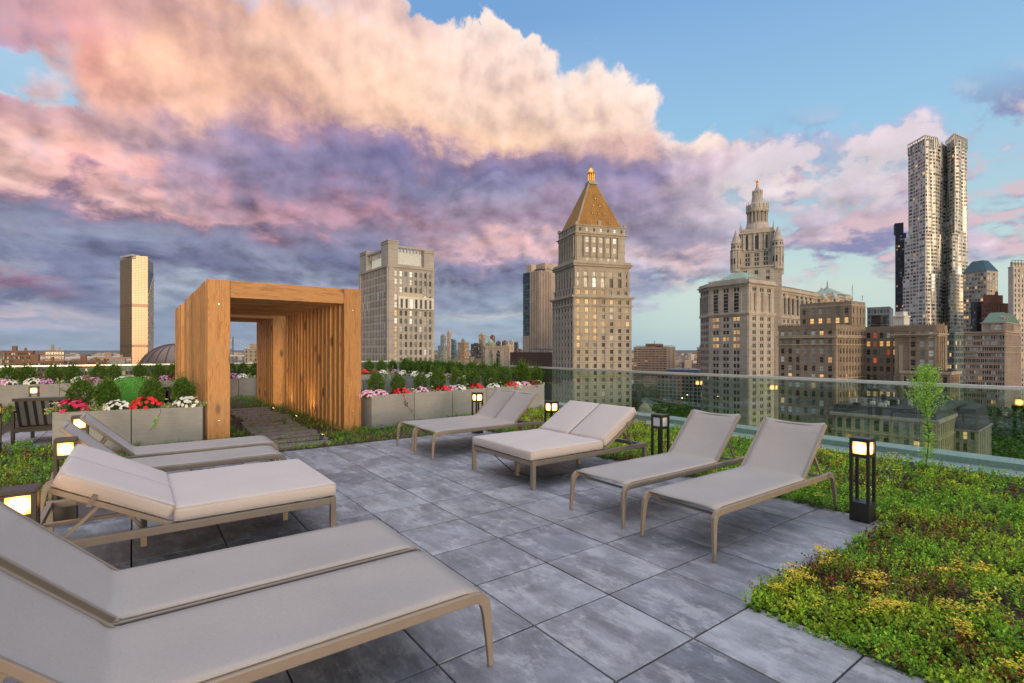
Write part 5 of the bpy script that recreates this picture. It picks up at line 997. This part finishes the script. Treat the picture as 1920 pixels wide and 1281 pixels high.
# --- generic towers
def tower(name,label,px,d,phi,xl,xr,ytop,wall,floors=3.8,nl=6,nrt=6,ww=1.5,wh=2.,p=DK,cat='building',pd=.3,bd=.15,cap=60,group=None,parapet=1.,ybot=800,roof=None,vfl=False):
    B=Bld(name,label,cat,px,d,phi,wall,group,cap); w1=max(3.,B.u_to(xr)); w2=max(3.,B.v_to(xl)); zt=B.z(ytop); zb=max(0.,B.z(ybot)); n=max(1,int((zt-parapet-zb)/floors)); B.box(0,w1,0,w2,0,zt)
    if w1>3.01 and nrt: B.fac(B.F('R',0,w1,0,w2),.2,w1-.2,zt-parapet-floors*n,zt-parapet,nrt,n,min(ww,w1/nrt*.75),wh,pd,bd,pick(p))
    if w2>3.01 and nl: B.fac(B.F('L',0,w1,0,w2),.2,w2-.2,zt-parapet-floors*n,zt-parapet,nl,n,min(ww,w2/nl*.75),wh,pd,bd,pick(p))
    B.corn(0,w1,0,w2,zt-parapet*.6,zt+.05,.25); B.w=(w1,w2,zt)
    return B
B=tower('dark_tower','dark blue grey slab tower behind the left side of the steel tower',1699,520,62,1679.5,1704,437,stone('navy',(.06,.07,.095)),3.4,5,2,3.,1.6,{'navy':.55,'mid':.35,'sky':.06,'lit':.04}); k=MB(); k.box(.5,8,2,9,B.w[2],B.w[2]+11); B.extra('plant_room',k,stone('navy',(.06,.07,.095))); B.done()
B=tower('teal_roof_tower','pale tower with a dark teal hipped roof right of the steel tower',1850,430,22,1806,1870.5,507,stone('pale',(.40,.36,.32)),3.6,8,4,2.6,1.9,{'mid':.4,'sky':.3,'lit':.15,'dark':.15}); w1,w2,zt=B.w; k=MB(); k.pyramid(-.5,w1+.5,-.5,w2+.5,zt,zt+9.5,.45); B.extra('roof',k,simple('teal_roof',(.035,.085,.11),.35,.3,.1,.3)); B.done()
B=tower('ornate_tower','slim cream stone tower with a roof railing at the right edge',1899,380,12,1893,1960,500,stone('cream',(.46,.42,.39)),3.7,2,9,1.3,2.,{'dark':.6,'mid':.3,'lit':.1}); w1,w2,zt=B.w; k=MB()
for q in range(7): k.bar((q*3.,.5,zt),(q*3.,.5,zt+5),.25,.25)
k.bar((0,.5,zt+5),(18,.5,zt+5),.3,.3); k.bar((0,.5,zt+2.5),(18,.5,zt+2.5),.2,.2); B.extra('roof_railing',k,DKM); k=MB(); k.box(2,w1,2,w2,zt,zt+4); B.extra('penthouse',k,stone('cream',(.46,.42,.39))); B.done()
B=tower('red_brick_tower','reddish brown stepped tower between the steel tower and the right edge',1856,400,15,1840,1897,568,stone('redbr',(.20,.095,.075)),3.5,4,8,1.2,1.7,{'dark':.8,'mid':.2}); w1,w2,zt=B.w; k=MB(); k.box(2,w1*.7,1.5,w2,zt,zt+6.5); k.lathe([(1.,zt+6.5),(1.,zt+9),(.2,zt+10)],8,(w1*.5,w2*.5)); B.extra('penthouse',k,stone('redbr',(.20,.095,.075))); B.done()
B=tower('striped_tower','dark glass tower with pale vertical fins at the right edge',1884,430,10,1880,1960,575,stone('fin',(.36,.40,.47)),3.6,1,14,2.4,3.1,{'navy':.8,'mid':.15,'lit':.05},pd=.7,bd=.05); B.done()
B=tower('dark_tower','dark balconied slab low between the steel tower and the red brick tower',1830,410,15,1820,1846,566,stone('char',(.08,.085,.10)),3.,3,6,2.,1.6,{'navy':.6,'mid':.3,'sky':.1}); B.done()
B=tower('glass_block','low blue glass block behind the cooling plant on the brown roof',1668,330,50,1626,1674,575,stone('blu',(.16,.19,.24)),3.6,7,2,3.,2.2,{'navy':.5,'mid':.4,'sky':.1}); B.done()
B=tower('glass_block','teal glass block in the gap right of the brown office block',1790,300,22,1770,1806,623,stone('tealw',(.17,.20,.20)),3.5,4,4,2.2,2.,{'teal':.7,'mid':.2,'lit':.1}); B.done()
# --- modern courthouse block with the lit crown
C=stone('moy',(.37,.345,.325),streak=.2,course=3.9); B=Bld('court_block','pale stone court block with a notched crown lit yellow and white bay windows','building',728,250,37,C)
w1=B.u_to(813.5); w2=B.v_to(675); zr=B.z(496); zt=B.z(452); B.box(0,w1,0,w2,0,zr)
F=B.F('R',0,w1,0,w2); F2=B.F('L',0,w1,0,w2); fl=3.9; n=26
B.fac(F2,2.,w2-1,zr-1-fl*n,zr-1,17,n,1.25,3.0,.22,.03,pick({'dark':.45,'mid':.5,'sky':.05})); B.fbox(F2,0,2,0,zr,.6); B.fbox(F2,w2-1,w2,0,zr,.6)
def mk(c,r):
    if c in(0,1) and r<4: return 'cool'
    if c==0 and r<12: return 'lit' if r%2 else 'cool'
    if c==3 and r<7 and r!=2: return 'cool'
    return R.choices(['mid','dark','sky'],[.5,.3,.2])[0]
B.fac(F,2.4,w1-1,zr-2-fl*n,zr-2,8,n,1.35,2.5,.4,.1,mk); B.fbox(F,0,2.4,0,zr,.6); B.fbox(F,w1-1,w1,0,zr,.5)
B.corn(0,w1,0,w2,zr-1,zr,.7)
for u0,u1,v0,v1,zz in((0,5.2,0,8.5,B.z(449)),(w1-5.6,w1,0,8,B.z(460)),(0,7,w2-9,w2,B.z(472,275))): B.box(u0,u1,v0,v1,zr,zz); B.corn(u0,u1,v0,v1,zz-1.6,zz-1.,.3); B.corn(u0,u1,v0,v1,zz-.5,zz,.25)
k=MB(); zc=B.z(478); k.box(5.2,w1-5.6,3.2,3.6,zr,zc+4); k.box(3.2,3.6,8.5,w2-9,zr,zc+3); o=B.extra('crown_wall',k,[mat('lit_crown',m_litpane((1,.84,.52),.15))])  # plain wall given its own glow so the crown looks lit
for q in range(9): B.box(5.2+(w1-10.8)*q/8-.25,5.2+(w1-10.8)*q/8+.25,1.,1.6,zr+7.,zc+4.4); B.box(1.,1.6,8.5+(w2-17.5)*q/8-.25,8.5+(w2-17.5)*q/8+.25,zr+5,zc+3.4)
B.box(5.2,w1-5.6,.6,2.,zc+4.4,zc+5.4); B.box(5.2,w1-5.6,.8,1.8,zr,zr+.9); B.box(.6,2.,8.5,w2-9,zc+3.4,zc+4.4); B.box(5,w1-5,9,w2-5,zr,zc+2)
k=MB(); zb_=B.z(578); zbt=B.z(558); k.box(5.,w1-1.6,-1.6,-.61,zb_,zbt); k.box(4.6,w1-1.2,-1.9,-.61,zbt,zbt+.8)
for q in range(8): x=5.+(w1-6.6)*q/7; k.box(x-.5,x+.5,-1.9,-1.6,zb_,zbt)
for q in range(7): x=5.+(w1-6.6)*(q+.5)/7; k.add([(x-.6,-1.62,zb_+.4),(x+.6,-1.62,zb_+.4),(x+.6,-1.62,zbt-.3),(x-.6,-1.62,zbt-.3)],[(0,1,2,3)],1 if q!=2 else 2)
B.extra('bay_window',k,[stone('bright',(.62,.60,.58)),PANE['dark'],PANE['cool']]); k=MB(); k.box(5.6,w1-6.5,-.62,-.45,zbt+.8,zbt+2.8); B.extra('glow_sill',k,mat('lit_sill',m_litpane((1,.80,.42),.25))); B.done()  # sill strip emits; its uplighting is put into the material, no lamp
# --- telephone tower, brown annex
C=stone('tel',(.46,.37,.315),streak=.15); B=Bld('switch_tower','windowless pale tower with dark vertical stripes and a blue glass corner','tower',1013,560,38,C); w1=B.u_to(1034); w2=B.v_to(981); zt=B.z(507); B.box(0,w1,0,w2,0,zt,1)
F=B.F('R',0,w1,0,w2); F2=B.F('L',0,w1,0,w2); sm=w2*.42
for q in range(7): B.fbox(F,q*w1/7,q*w1/7+w1/7*.6,0,zt,.9)
for q in range(6): B.fbox(F2,w2-(w2-sm)+q*(w2-sm)/6+.6,w2-(w2-sm)+q*(w2-sm)/6+(w2-sm)/6*.72,0,zt,.9)
for q in range(5): B.fbox(F2,q*sm/5,q*sm/5+sm/5*.6,0,B.z(629),.9)
zg=B.z(629); n=18; zgt=B.z(527)
for r in range(n):
    for c in range(4): B.window(F2,(c+.5)*sm/4,zg+r*(zgt-zg)/n+.25,sm/4*.93,(zgt-zg)/n*.9,'teal',.3)
B.fbox(F2,0,sm,zgt,zt-4,.4,m=1); B.wm=[C,PANE['navy']]
B.box(2,9,w2-12,w2-3,zt,zt+9); k=MB(); k.box(w1-4,w1+26,6,w2-4,0,B.z(489)); B.extra('core_tower',k,C); k=MB(); k.box(3,w1-6,4,w2-16,zt,zt+2.6)
for q in range(8): k.tube([(4+q*2.2,5,zt+2.6),(4+q*2.2,5,zt+R.uniform(3.5,6))],.25,5)
B.extra('roof_plant',k,DKM)
B.done()
B=tower('brown_annex','low windowless brown metal annex at the foot of the striped tower',1036,470,30,957,1042,661,mat('brown_rib',lambda t: pbsdf(t,t.scale((.105,.06,.05),t.fmix(t.noise(smul(t,oc(t),(1,1,.05)),1.2,4.,.6),.75,1.2)),.6)),4,0,0); w1,w2,zt=B.w; F2=B.F('L',0,w1,0,w2)
for q in range(40): B.fbox(F2,q*w2/40,q*w2/40+.25,0,zt-.8,.3)
k=MB(); k.box(2,w1,3,w2*.55,zt+2.4,zt+3.6); [k.box(3,3.5,4+q*4.,4.5+q*4.,zt,zt+2.4) for q in range(6)]; B.extra('roof_canopy',k,stone('blu',(.16,.19,.24))); B.done()
# --- glass tower far left
GLM=lambda n,c,r,mt: mat(n,lambda t: pbsdf(t,t.scale(c,t.fmix(t.noise(oc(t),.02,4.,.6),.8,1.2)),r,mt))
B=Bld('glass_tower','slender glass tower with a golden reflecting face left of the timber tunnel','tower',248,1030,70,GLM('gt_wall',(.30,.26,.22),.25,.6)); l0=B
p=[B.uv(225.5,1040),B.uv(247.5,1022),B.uv(277,1036),B.uv(287.5,1075),B.uv(262,1130),B.uv(232,1110)]
zt=B.z(486,1030); B.wall.prism(p,0,zt)
faces=[((0,1),'bronze',zt,(.30,.20,.15),.3),((1,2),'gold',zt+6,(.185,.125,.095),.34),((2,3),'dia',zt-22,(.10,.11,.13),.2)]
for (i0,i1),nm,ztop,c,ro in faces:
    P,Q=p[i0],p[i1]; an=math.atan2(Q[1]-P[1],Q[0]-P[0]); L=math.hypot(Q[0]-P[0],Q[1]-P[1]); F=(P[0],P[1],an); k=MB(); B.fbox(F,0.,L,0,ztop,.5,k); B.extra('glass_face',k,GLM('gt_'+nm,c,ro,.85)); k=MB()
    if nm=='dia':
        for q in range(-6,40):
            z0=q*9.; a=Vector((P[0]+math.sin(an)*.8,P[1]-math.cos(an)*.8,z0)); b_=Vector((Q[0]+math.sin(an)*.8,Q[1]-math.cos(an)*.8,z0+46)); 
            if b_.z<ztop and a.z>0: k.bar(a,b_,1.1,2.2)
        B.extra('brace',k,stone('pale',(.40,.36,.32)))
    else:
        for q in range(78): B.fbox(F,0,L,q*ztop/78,q*ztop/78+.7,.62,k)
        for z in(zt*.62,zt*.30): B.fbox(F,0,L,z,z+6,.7,k)
        for q in range(1,5): B.fbox(F,L*q/5-.2,L*q/5+.2,0,ztop,.65,k)
        B.extra('floor_band',k,GLM('gt_band_'+nm,tuple(x*.55 for x in c),.35,.5))
k=MB(); k.prism([B.uv(225.5,1038),B.uv(247.5,1016),B.uv(263,1034),B.uv(240,1060)],zt+4,B.z(479,1030)); k.prism([B.uv(247.5,1018),B.uv(277,1046),B.uv(288.5,1090),B.uv(262,1120)],zt-1,B.z(485,1040)); B.extra('crown',k,GLM('gt_crown',(.62,.56,.48),.3,.5)); B.done()
# --- copper dome beside the tunnel
x,y=W((327-960)/960*110,110); t=thing('domed_roof','dark bronze ribbed dome showing left of the timber tunnel','dome',(x,y,-70)); zc=70+EYE-47*110/960; r=6.6
k=MB(); k.lathe([(r,.0),(r,zc-.6),(r+.5,zc-.5),(r+.5,zc)],40); k.build('drum',stone('arch',(.33,.29,.235)),t); k=MB(); k.lathe([(r*math.cos(rad(a)),zc+r*1.0*math.sin(rad(a))) for a in range(0,88,6)]+[(.3,zc+r)],40); k.build('dome',simple('bronze',(.135,.105,.095),.42,.5,.25,.8),t,smooth=True)
for q in range(20):
    a=q*math.pi/10; k=MB(); k.tube([((r+.03)*math.cos(rad(e))*math.cos(a),(r+.03)*math.cos(rad(e))*math.sin(a),zc+(r+.03)*math.sin(rad(e))) for e in range(0,89,8)],.09,5); k.build('rib',simple('bronze_rib',(.07,.055,.05),.5,.4,.1,1.) if q==0 else bpy.data.materials['bronze_rib'],t)
# --- brick slabs on the left
BR=stone('brick',(.20,.115,.085),streak=.15); BR2=stone('tanbr',(.34,.255,.20),streak=.15)
for lab,px,d,phi,xl,xr,yt,wm,nl,nr_,p in [
 ('brick apartment slab with pale balcony bands at the left edge',4,430,20,-30,62,658,BR,3,14,{'dark':.5,'mid':.2,'sky':.3}),
 ('brick slab with a dark blue end wall, second from the left edge',84,400,35,62,121,656.5,BR2,3,7,{'dark':.5,'mid':.2,'sky':.2,'lit':.1}),
 ('long low red brick block behind the left planters',30,330,15,-60,120,677,BR,2,22,{'dark':.6,'mid':.3,'sky':.1}),
 ('low brick block left of the glass tower foot',130,420,15,118,196,676,BR,2,12,{'dark':.6,'mid':.3,'lit':.1}),
 ('tan roofed block in front of the glass tower',176,520,20,168,246,670,BR2,2,12,{'dark':.5,'mid':.2,'sky':.3}),
 ('low grey block below the dome',150,240,20,120,330,690,stone('grey',(.26,.25,.235)),2,26,{'dark':.6,'mid':.2,'lit':.2}),
 ('beige block seen through the timber tunnels',484,420,60,458,500,654,stone('beige',(.42,.34,.26)),3,2,{'mid':.6,'dark':.4})]:
    B=tower('brick_block' if wm is BR else 'apartment_block',lab,px,d,phi,xl,xr,yt,wm,3.2,nl,nr_,2.2,1.6,p,cap=100); w1,w2,zt=B.w
    k=MB(); k.box(w1*.3,w1*.45,w2*.15,w2*.8,zt,zt+4.2); B.extra('stair_head',k,wm); k=MB(); k.box(w1*.7,w1*.76,w2*.15,w2*.6,zt,zt+2.5); B.extra('stair_head',k,wm); B.done()
# --- apartment slabs right of the courthouse
for lab,px,d,phi,xl,xr,yt,nl,nr_ in [('brown slab of flats striped with pale balconies right of the courthouse tower',1250,620,55,1188,1266,650.5,9,2),('brown slab of flats half hidden at the left edge of the municipal building',1318,640,45,1307,1340,653,3,3)]:
    B=tower('apartment_slab',lab,px,d,phi,xl,xr,yt,BR2,2.9,nl,nr_,3.,1.7,{'dark':.8,'mid':.18,'lit':.02},cap=100); w1,w2,zt=B.w; F=B.F('L',0,w1,0,w2)
    k=MB()
    for q in range(24):
        for a in range(nl): B.fbox(F,(a+.12)*w2/nl,(a+.88)*w2/nl,zt-2.4-q*2.9,zt-1.5-q*2.9,1.1,k)
    B.extra('balcony',k,stone('balc',(.50,.37,.29)))['kind']='stuff'; k=MB(); k.box(1,w1-1,w2*.36,w2*.64,zt,zt+4); k.tube([(w1/2,w2/2,zt+4),(w1/2,w2/2,zt+8)],.3,5); B.extra('stair_head',k,BR); k=MB()
    for q in range(10): k.box(1,w1-1,q*w2/10+.2,q*w2/10+2.,zt+.8,zt+1.4)
    B.extra('solar_panel',k,DKM)['kind']='stuff'; B.done()
B=tower('grid_block','low concrete grid block below the slab of flats',1316,520,58,1232,1326,704,stone('grey2',(.33,.33,.31)),3.9,11,2,4.6,2.7,{'navy':.84,'mid':.15,'lit':.01},pd=.7,bd=.5); w1,w2,zt=B.w; k=MB(); F=B.F('L',0,w1,0,w2); k.box(2,w1-2,3,w2*.8,zt,zt+5.5); [k.box(1.4,2,3+q*2.2,4.2+q*2.2,zt,zt+5) for q in range(int(w2*.8/2.2)-1)]; B.extra('roof_plant',k,stone('blu',(.16,.19,.24))); B.done()
B=tower('glass_block','small dark block at the foot of the courthouse tower',1196,330,30,1176,1200,733,stone('char',(.08,.085,.10)),4.,2,1,3.,2.4,{'navy':.7,'mid':.3}); B.done()
# round low rotunda roof and small belfry
x,y=W((1247-960)/960*230,230); t=thing('rotunda','low round grey roofed building below the railing','building',(x,y,GZ)); k=MB(); k.lathe([(15,0),(15,37),(15.6,37),(15.6,38.4)],40); k.build('wall',stone('arch',(.33,.29,.235)),t); k=MB(); k.lathe([(15.4,38.4),(8,40.6),(.2,41.4)],40); k.build('roof',stone('slateg',(.20,.21,.20),streak=.3),t)
x,y=W((1209-960)/960*300,300); t=thing('belfry','small stone belfry in front of the elevated road','tower',(x,y,GZ)); k=MB(); k.box(-4.,4,-4,4,0,26); k.box(-4.6,4.6,-4.6,4.6,26,27)
for a in(-3.2,3.2):
    for c in(-3.2,3.2): k.box(a-.8,a+.8,c-.8,c+.8,27,34)
k.box(-4.6,4.6,-4.6,4.6,34,35.2); k.build('wall',stone('court',(.39,.335,.265)),t); k=MB(); k.lathe([(4.4,35.2),(3.4,38),(1,40.5),(.1,42)],8); k.build('roof',stone('arch',(.33,.29,.235)),t)
# --- bridges
GR=stone('granite',(.34,.285,.235),streak=.2); x,y=W((926-960)/960*1100,1100); t=thing('bridge_tower','stone suspension bridge tower with two pointed arches','bridge tower',(x,y,GZ),rad(-20)); k=MB(); h=EYE-GZ+(656-651)*1100/960
for u in(-17,0,17): k.box(u-4.,u+4.,-5,5,0,h)
for s in(-1,1):
    for q in range(10):
        a0,a1=q/10*4.6,(q+1)/10*4.6; zz=h-16+ (1-(1-a0/4.6)**2)**.5*9
        for e in(-1,1): k.box(s*8.5+e*(4.6-a1)-.25,s*8.5+e*(4.6-a1)+.25,-5,5,zz,h-2)
k.box(-21.5,21.5,-6,6,h-2,h); k.box(-22.5,22.5,-6.5,6.5,h,h+2.2); k.build('masonry',GR,t); k=MB(); k.box(-150,150,-8,-7,34,37); k.build('deck',DKM,t)
for s in(-18,-6,6,18):
    k=MB()
    for e in(-1,1): k.tube([(s,e*14*q*q*.06*q+e*6+e*q*26,h+1-36*(1-(1-q/8)**2)) for q in range(9)],.5,4)
    k.build('cable',GR,t)
BLU=simple('bridge_blue',(.12,.18,.24),.5,.3,.1,.2); x,y=W((430-960)/960*1700,1700); t=thing('suspension_bridge','blue steel suspension bridge seen through the timber tunnel','bridge',(x,y,GZ),rad(10)); h=EYE-GZ+(656-634)*1700/960; k=MB()
for u in(-11,11): k.box(u-2.,u+2,-2,2,0,h)
for z in(h-6,h-40,h-70): k.box(-11,11,-1.5,1.5,z,z+4)
for u in(-11,11): k.lathe([(2.4,h),(2.4,h+3),(.4,h+6)],8,(u,0))
k.build('pylon',BLU,t); WH=simple('cable_white',(.55,.55,.53),.6,0.,.1,.3)
for u in(-11,11):
    k=MB(); k.tube([(u+q*22.,q*9,h-2-(h-58)*(1-(1-q/10)**2)) for q in range(11)],1.1,5); k.tube([(u-q*22.,-q*9,h-2-(h-58)*(1-(1-q/10)**2)) for q in range(11)],1.1,5); k.build('cable',WH,t)
k=MB(); k.bar((-500,-205,52),(500,205,52),22,5); k.build('deck',stone('white',(.52,.52,.50)),t)
# --- far downtown skyline
SKY=[(821,838,648,'glass','wide grey glass tower at the left end of the far skyline'),(838,846,622,'pale','tall pinkish white tower at the left end of the far skyline'),(815,836,665,'beige','low cream block in the far skyline beside the court block'),(838,856,638,'teal','blue green glass tower in the far skyline'),(858,879,642,'tan','tan twin tower in the far skyline'),(865,872,637,'tan','narrow tan core tower in the far skyline'),(883,901,645,'dark','dark slab in the far skyline'),(898,911,627,'cream','tall cream tower in the middle of the far skyline'),(910,930,643,'green','green domed building in the far skyline'),(919,928,630,'red','slim reddish tower behind the green dome'),(930,939,641,'dark','dark peaked building right of the green dome'),(941,952,640,'red','brown building right of the bridge tower'),(943,962,648,'cream','broad cream building behind the bridge tower'),(955,963,639,'cream','tall cream tower near the right end of the far skyline'),(964,972,642,'dark','dark tower with a small green top at the right end of the far skyline'),(968,981,656,'red','low red roofed building at the right end of the far skyline'),(826,836,629,'glass','small grey tower with a round tank at the left of the far skyline')]
SC={'glass':(.26,.31,.31),'pale':(.52,.42,.38),'beige':(.42,.34,.26),'teal':(.10,.20,.25),'tan':(.36,.26,.19),'dark':(.10,.09,.10),'cream':(.50,.40,.30),'green':(.30,.38,.30),'red':(.24,.12,.10)}
for i_,(x0,x1,yt,kk,lab) in enumerate(SKY):
    d=2400+60*(i_%4); B=tower('skyline_tower',lab,x0+(x1-x0)*.62,d,50,x0,x1,yt,stone('sk'+kk,SC[kk],streak=.1),6.5,5,3,6.,3.2,{'dark':.3,'mid':.55,'sky':.1,'lit':.05},cap=20,ybot=675,parapet=3,group='far downtown towers',pd=.5,bd=.3); w1,w2,zt=B.w; k=MB()
    if kk=='green': k.lathe([(w1*.5,zt),(w1*.45,zt+8),(w1*.25,zt+15),(1,zt+18)],14,(w1/2,w2/2)); B.extra('dome',k,COPPER)
    elif yt<640: k.box(w1*.2,w1*.8,w2*.2,w2*.8,zt,zt+6); B.extra('crown',k,B.wm)
    else: k.box(w1*.25,w1*.7,w2*.2,w2*.7,zt,zt+5); B.extra('crown',k,COPPER if 'green top' in lab else B.wm)
    B.done()
# --- elevated road with cars, trees, street furniture
ROAD=simple('asphalt',(.09,.09,.095),.8,0.,.15,.3); RAIL=simple('road_rail',(.30,.33,.34),.6,.2,.1,.2)
def ramp_road(name,pts,w,th=1.6,par=1.):
    b=MB(); P=[Vector(p) for p in pts]
    for p,q in zip(P,P[1:]):
        b.bar(p,q,w,th); s=(q-p).normalized().cross(Vector((0,0,1)))
        for e in(-1,1): b.bar(p+s*e*w/2+Vector((0,0,th/2+par/2)),q+s*e*w/2+Vector((0,0,th/2+par/2)),.5,par,1)
        b.box(p.x-1.5,p.x+1.5,p.y-1.5,p.y+1.5,GZ,p.z-.6)
    return struct(b.build(name,[ROAD,RAIL]))
def pr(px,py,d): x,y=W((px-960)/960*d,d); return (x,y,EYE+(656-py)*d/960)
ramp_road('elevated_road',[pr(1192,738,640),pr(1215,746,560),pr(1240,751,520),pr(1270,757,470),pr(1300,761,440),pr(1345,768,400)],16)
ramp_road('slip_road',[pr(1196,746,560),pr(1212,755,500),pr(1235,765,450),pr(1262,775,410),pr(1300,786,380)],10)
def car_proto(c):
    t=thing('car','car','car'); b=MB(); b.box(-2.2,2.2,-.9,.9,.35,.95); b.pyramid(-1.4,1.2,-.85,.85,.95,1.5,.72); b.build('body',simple('car_paint_%s'%c[0],c[1],.3,.3,.02,1.),t,bevel=.12)
    b=MB()
    for x in(-1.35,1.35):
        for y in(-.85,.85): k=MB(); k.tube([(x,y-.1,.34),(x,y+.1,.34)],.34,10); k.build('wheel',M['black'],t)
    return t
prot=[car_proto(('white',(.6,.6,.6))),car_proto(('red',(.4,.03,.03))),car_proto(('dark',(.04,.045,.05))),car_proto(('silver',(.35,.36,.38)))]
cars=[(1223,745,545,0,'first white'),(1231,747,532,1,'first red'),(1238,748,523,1,'second red'),(1246,750,508,0,'second white'),(1254,751.5,495,3,'first silver'),(1262,753,482,2,'first dark'),(1272,755,467,1,'third red'),(1283,756.5,455,3,'second silver'),(1294,758,444,2,'second dark'),(1303,759.5,437,1,'fourth red'),(1212,743.5,572,3,'leading silver')]
used_c=set(); an=math.atan2(*[b_-a_ for a_,b_ in zip(pr(1215,746,560)[:2],pr(1300,761,440)[:2])][::-1])
for px,py,d,ci,lb in cars:
    p=pr(px,py,d); o=prot[ci] if ci not in used_c else dup(prot[ci],(0,0,0),0,'x'); used_c.add(ci)
    # stand it on the deck: interpolate the deck height
    ks=[(640,738),(560,746),(520,751),(470,757),(440,761),(400,768)]
    for (d0,y0),(d1,y1) in zip(ks,ks[1:]):
        if d1<=d<=d0: zz=(EYE+(656-y0)*d0/960)+((EYE+(656-y1)*d1/960)-(EYE+(656-y0)*d0/960))*(d0-d)/(d0-d1)
    o.location=(p[0],p[1],zz+.8); o.rotation_euler=(0,0,an); o['label']='%s car in the queue on the elevated road, from the far end'%lb; o['group']='cars on the elevated road'
def tree_mesh(seed,n=2600):
    u=sph(n); k=NR.randint(0,9,n); ctr=np.random.RandomState(seed).normal(size=(9,3))*np.array([3.1,3.1,2.0]); P=ctr[k]+u*NR.uniform(.4,1,n)[:,None]**.5*np.array([1.9,1.9,1.5]); P[:,2]+=9; V=leaves(P,u+NR.normal(size=(n,3))*.6,sph(n),NR.uniform(.5,.95,n),NR.uniform(.4,.7,n),.1); return V,n
TRM=[]; TLF=m_leaf('tree_leaf',(.022,.06,.014),(.05,.11,.025),(.09,.17,.04),.15)
for s in range(3): V,n=tree_mesh(s); o=npmesh('crown',V,n,TLF); TRM.append(o.data); bpy.data.objects.remove(o)
k=MB(); k.tube([(0,0,0),(.1,0,3.5),(.2,.1,7)],[.45,.36,.2],7); [k.tube([(.1,0,4+q*.5),(2.2*math.cos(q*2.1),2.2*math.sin(q*2.1),8.5)],[.2,.06],5) for q in range(5)]; o=k.build('trunk',M['stem']); TRK=o.data; bpy.data.objects.remove(o)
def tree(px,py,d,label,sc,grp):
    x,y,zt=pr(px,py,d); t=thing('tree',label,'tree',(x,y,GZ),R.uniform(0,6),grp); f=(zt-GZ)/13.5; t.scale=(f*sc,f*sc,f); obj('crown',R.choice(TRM),t); obj('trunk',TRK,t)
for i_,(px,py,d) in enumerate([(1858,772,330),(1878,766,345),(1899,760,360),(1921,757,350),(1946,760,340),(1869,800,285),(1893,790,295),(1918,782,300),(1945,790,290),(1884,826,250),(1912,820,255)]): tree(px,py,d,'%s dark green park tree from the front left in the square at the right edge'%ORD[i_],1.5,'trees in the park at the right edge')
for i_,(px,py,d) in enumerate([(1205,728,560),(1216,726,570),(1228,729,560),(1240,765,360),(1256,768,355),(1272,770,350),(1288,771,345),(1304,773,340),(1318,772,330)]): tree(px,py,d,'%s dark street tree from the left near the elevated road'%ORD[i_],1.6,'street trees by the elevated road')
def street_lamp(px,ytop,d,label):
    x,y,zt=pr(px,ytop,d); t=thing('street_lamp',label,'street lamp',(x,y,GZ),0,'street lamps by the elevated road'); h=zt-GZ; b=MB(); b.tube([(0,0,0),(0,0,h)],[.22,.12],6); b.bar((0,0,h),(2.4,0,h+.4),.14,.14); b.build('pole',RAIL,t); b=MB(); b.lathe([(.1,h-.1),(.55,h),(.5,h+.35),(.1,h+.5)],8,(2.4,0)); b.build('lamp_head',mat('street_glow',m_emit((1,.75,.35),5.)) if 'street_glow' not in bpy.data.materials else bpy.data.materials['street_glow'],t)
for i_,(px,py,d) in enumerate([(1205,727,600),(1225,736,600),(1243,735,540),(1276,747,470),(1286,741,500),(1199,728,610)]): street_lamp(px,py,d,'%s glowing street lamp near the elevated road'%ORD[i_])
# --- land, river, far city
b=MB(); b.box(-70000,70000,-70000,70000,GZ-6,GZ-.5); struct(b.build('ground',mat('city_ground',lambda t: pbsdf(t,t.scale((.085,.085,.085),t.fmix(t.noise(gpos(t),.004,6.,.65),.4,1.6)),.9))))
b=MB(); P=[W(l,d) for l,d in((-1500,1050),(1500,1050),(1800,1650),(-1800,1650))]; b.add([(x,y,GZ-.3) for x,y in P],[(0,1,2,3)]); struct(b.build('river',mat('river_water',lambda t: pbsdf(t,(.10,.13,.16),.12,0.,t.noise(gpos(t),.08,4.,.6),.3,1.5))))
b=MB(); b.ngrid(160,6,lambda u,v:(lambda l,d:(*W(l,d),GZ+ (14+26*abs(math.sin(u*9.1)+.5*math.sin(u*23+1)))*math.sin(v*math.pi)**.7*(.6+.4*math.sin(u*61)**2)))(-16000+u*32000,8200+v*3000)); struct(b.build('hills',mat('far_hills',lambda t: pbsdf(t,t.scale((.10,.11,.125),t.fmix(t.noise(gpos(t),.006,5.,.7),.5,1.5)),.95)),smooth=True))  # bluish distance haze is put into the hill colour
def far_city(name,n,l0,l1,d0,d1,hmin,hmax,label,skip=None):
    b=MB()
    for q in range(n):
        d=d0+(d1-d0)*R.random()**1.4; l=R.uniform(l0,l1)*d
        if skip and skip(l/d,d): continue
        x,y=W(l,d); w,e=R.uniform(8,26)*(1+d/4000),R.uniform(8,22)*(1+d/4000); h=hmin+(hmax-hmin)*R.random()**3; T=Matrix.Rotation(rad(R.choice([-36.5,-10,20,35])),3,'Z'); b.cbox((x,y,GZ+h/2),(w,e,h),T,R.choice([0,0,1,2,3]))
    o=b.build(name,[stone('fc0',(.34,.28,.24),streak=.1),stone('fc1',(.24,.15,.12),streak=.1),stone('fc2',(.44,.40,.37),streak=.1),stone('fc3',(.16,.16,.17),streak=.1)],fix=False); return tag(o,label,'city',None,'stuff')
far_city('distant_buildings',3200,-1.25,1.2,1700,8000,6,42,'hazy sprawl of low distant buildings across the river')
far_city('distant_buildings',420,-1.2,.9,480,1040,8,34,'jumble of low roofs between the towers and the river',lambda t,d: d<660 and .2<t<.42)
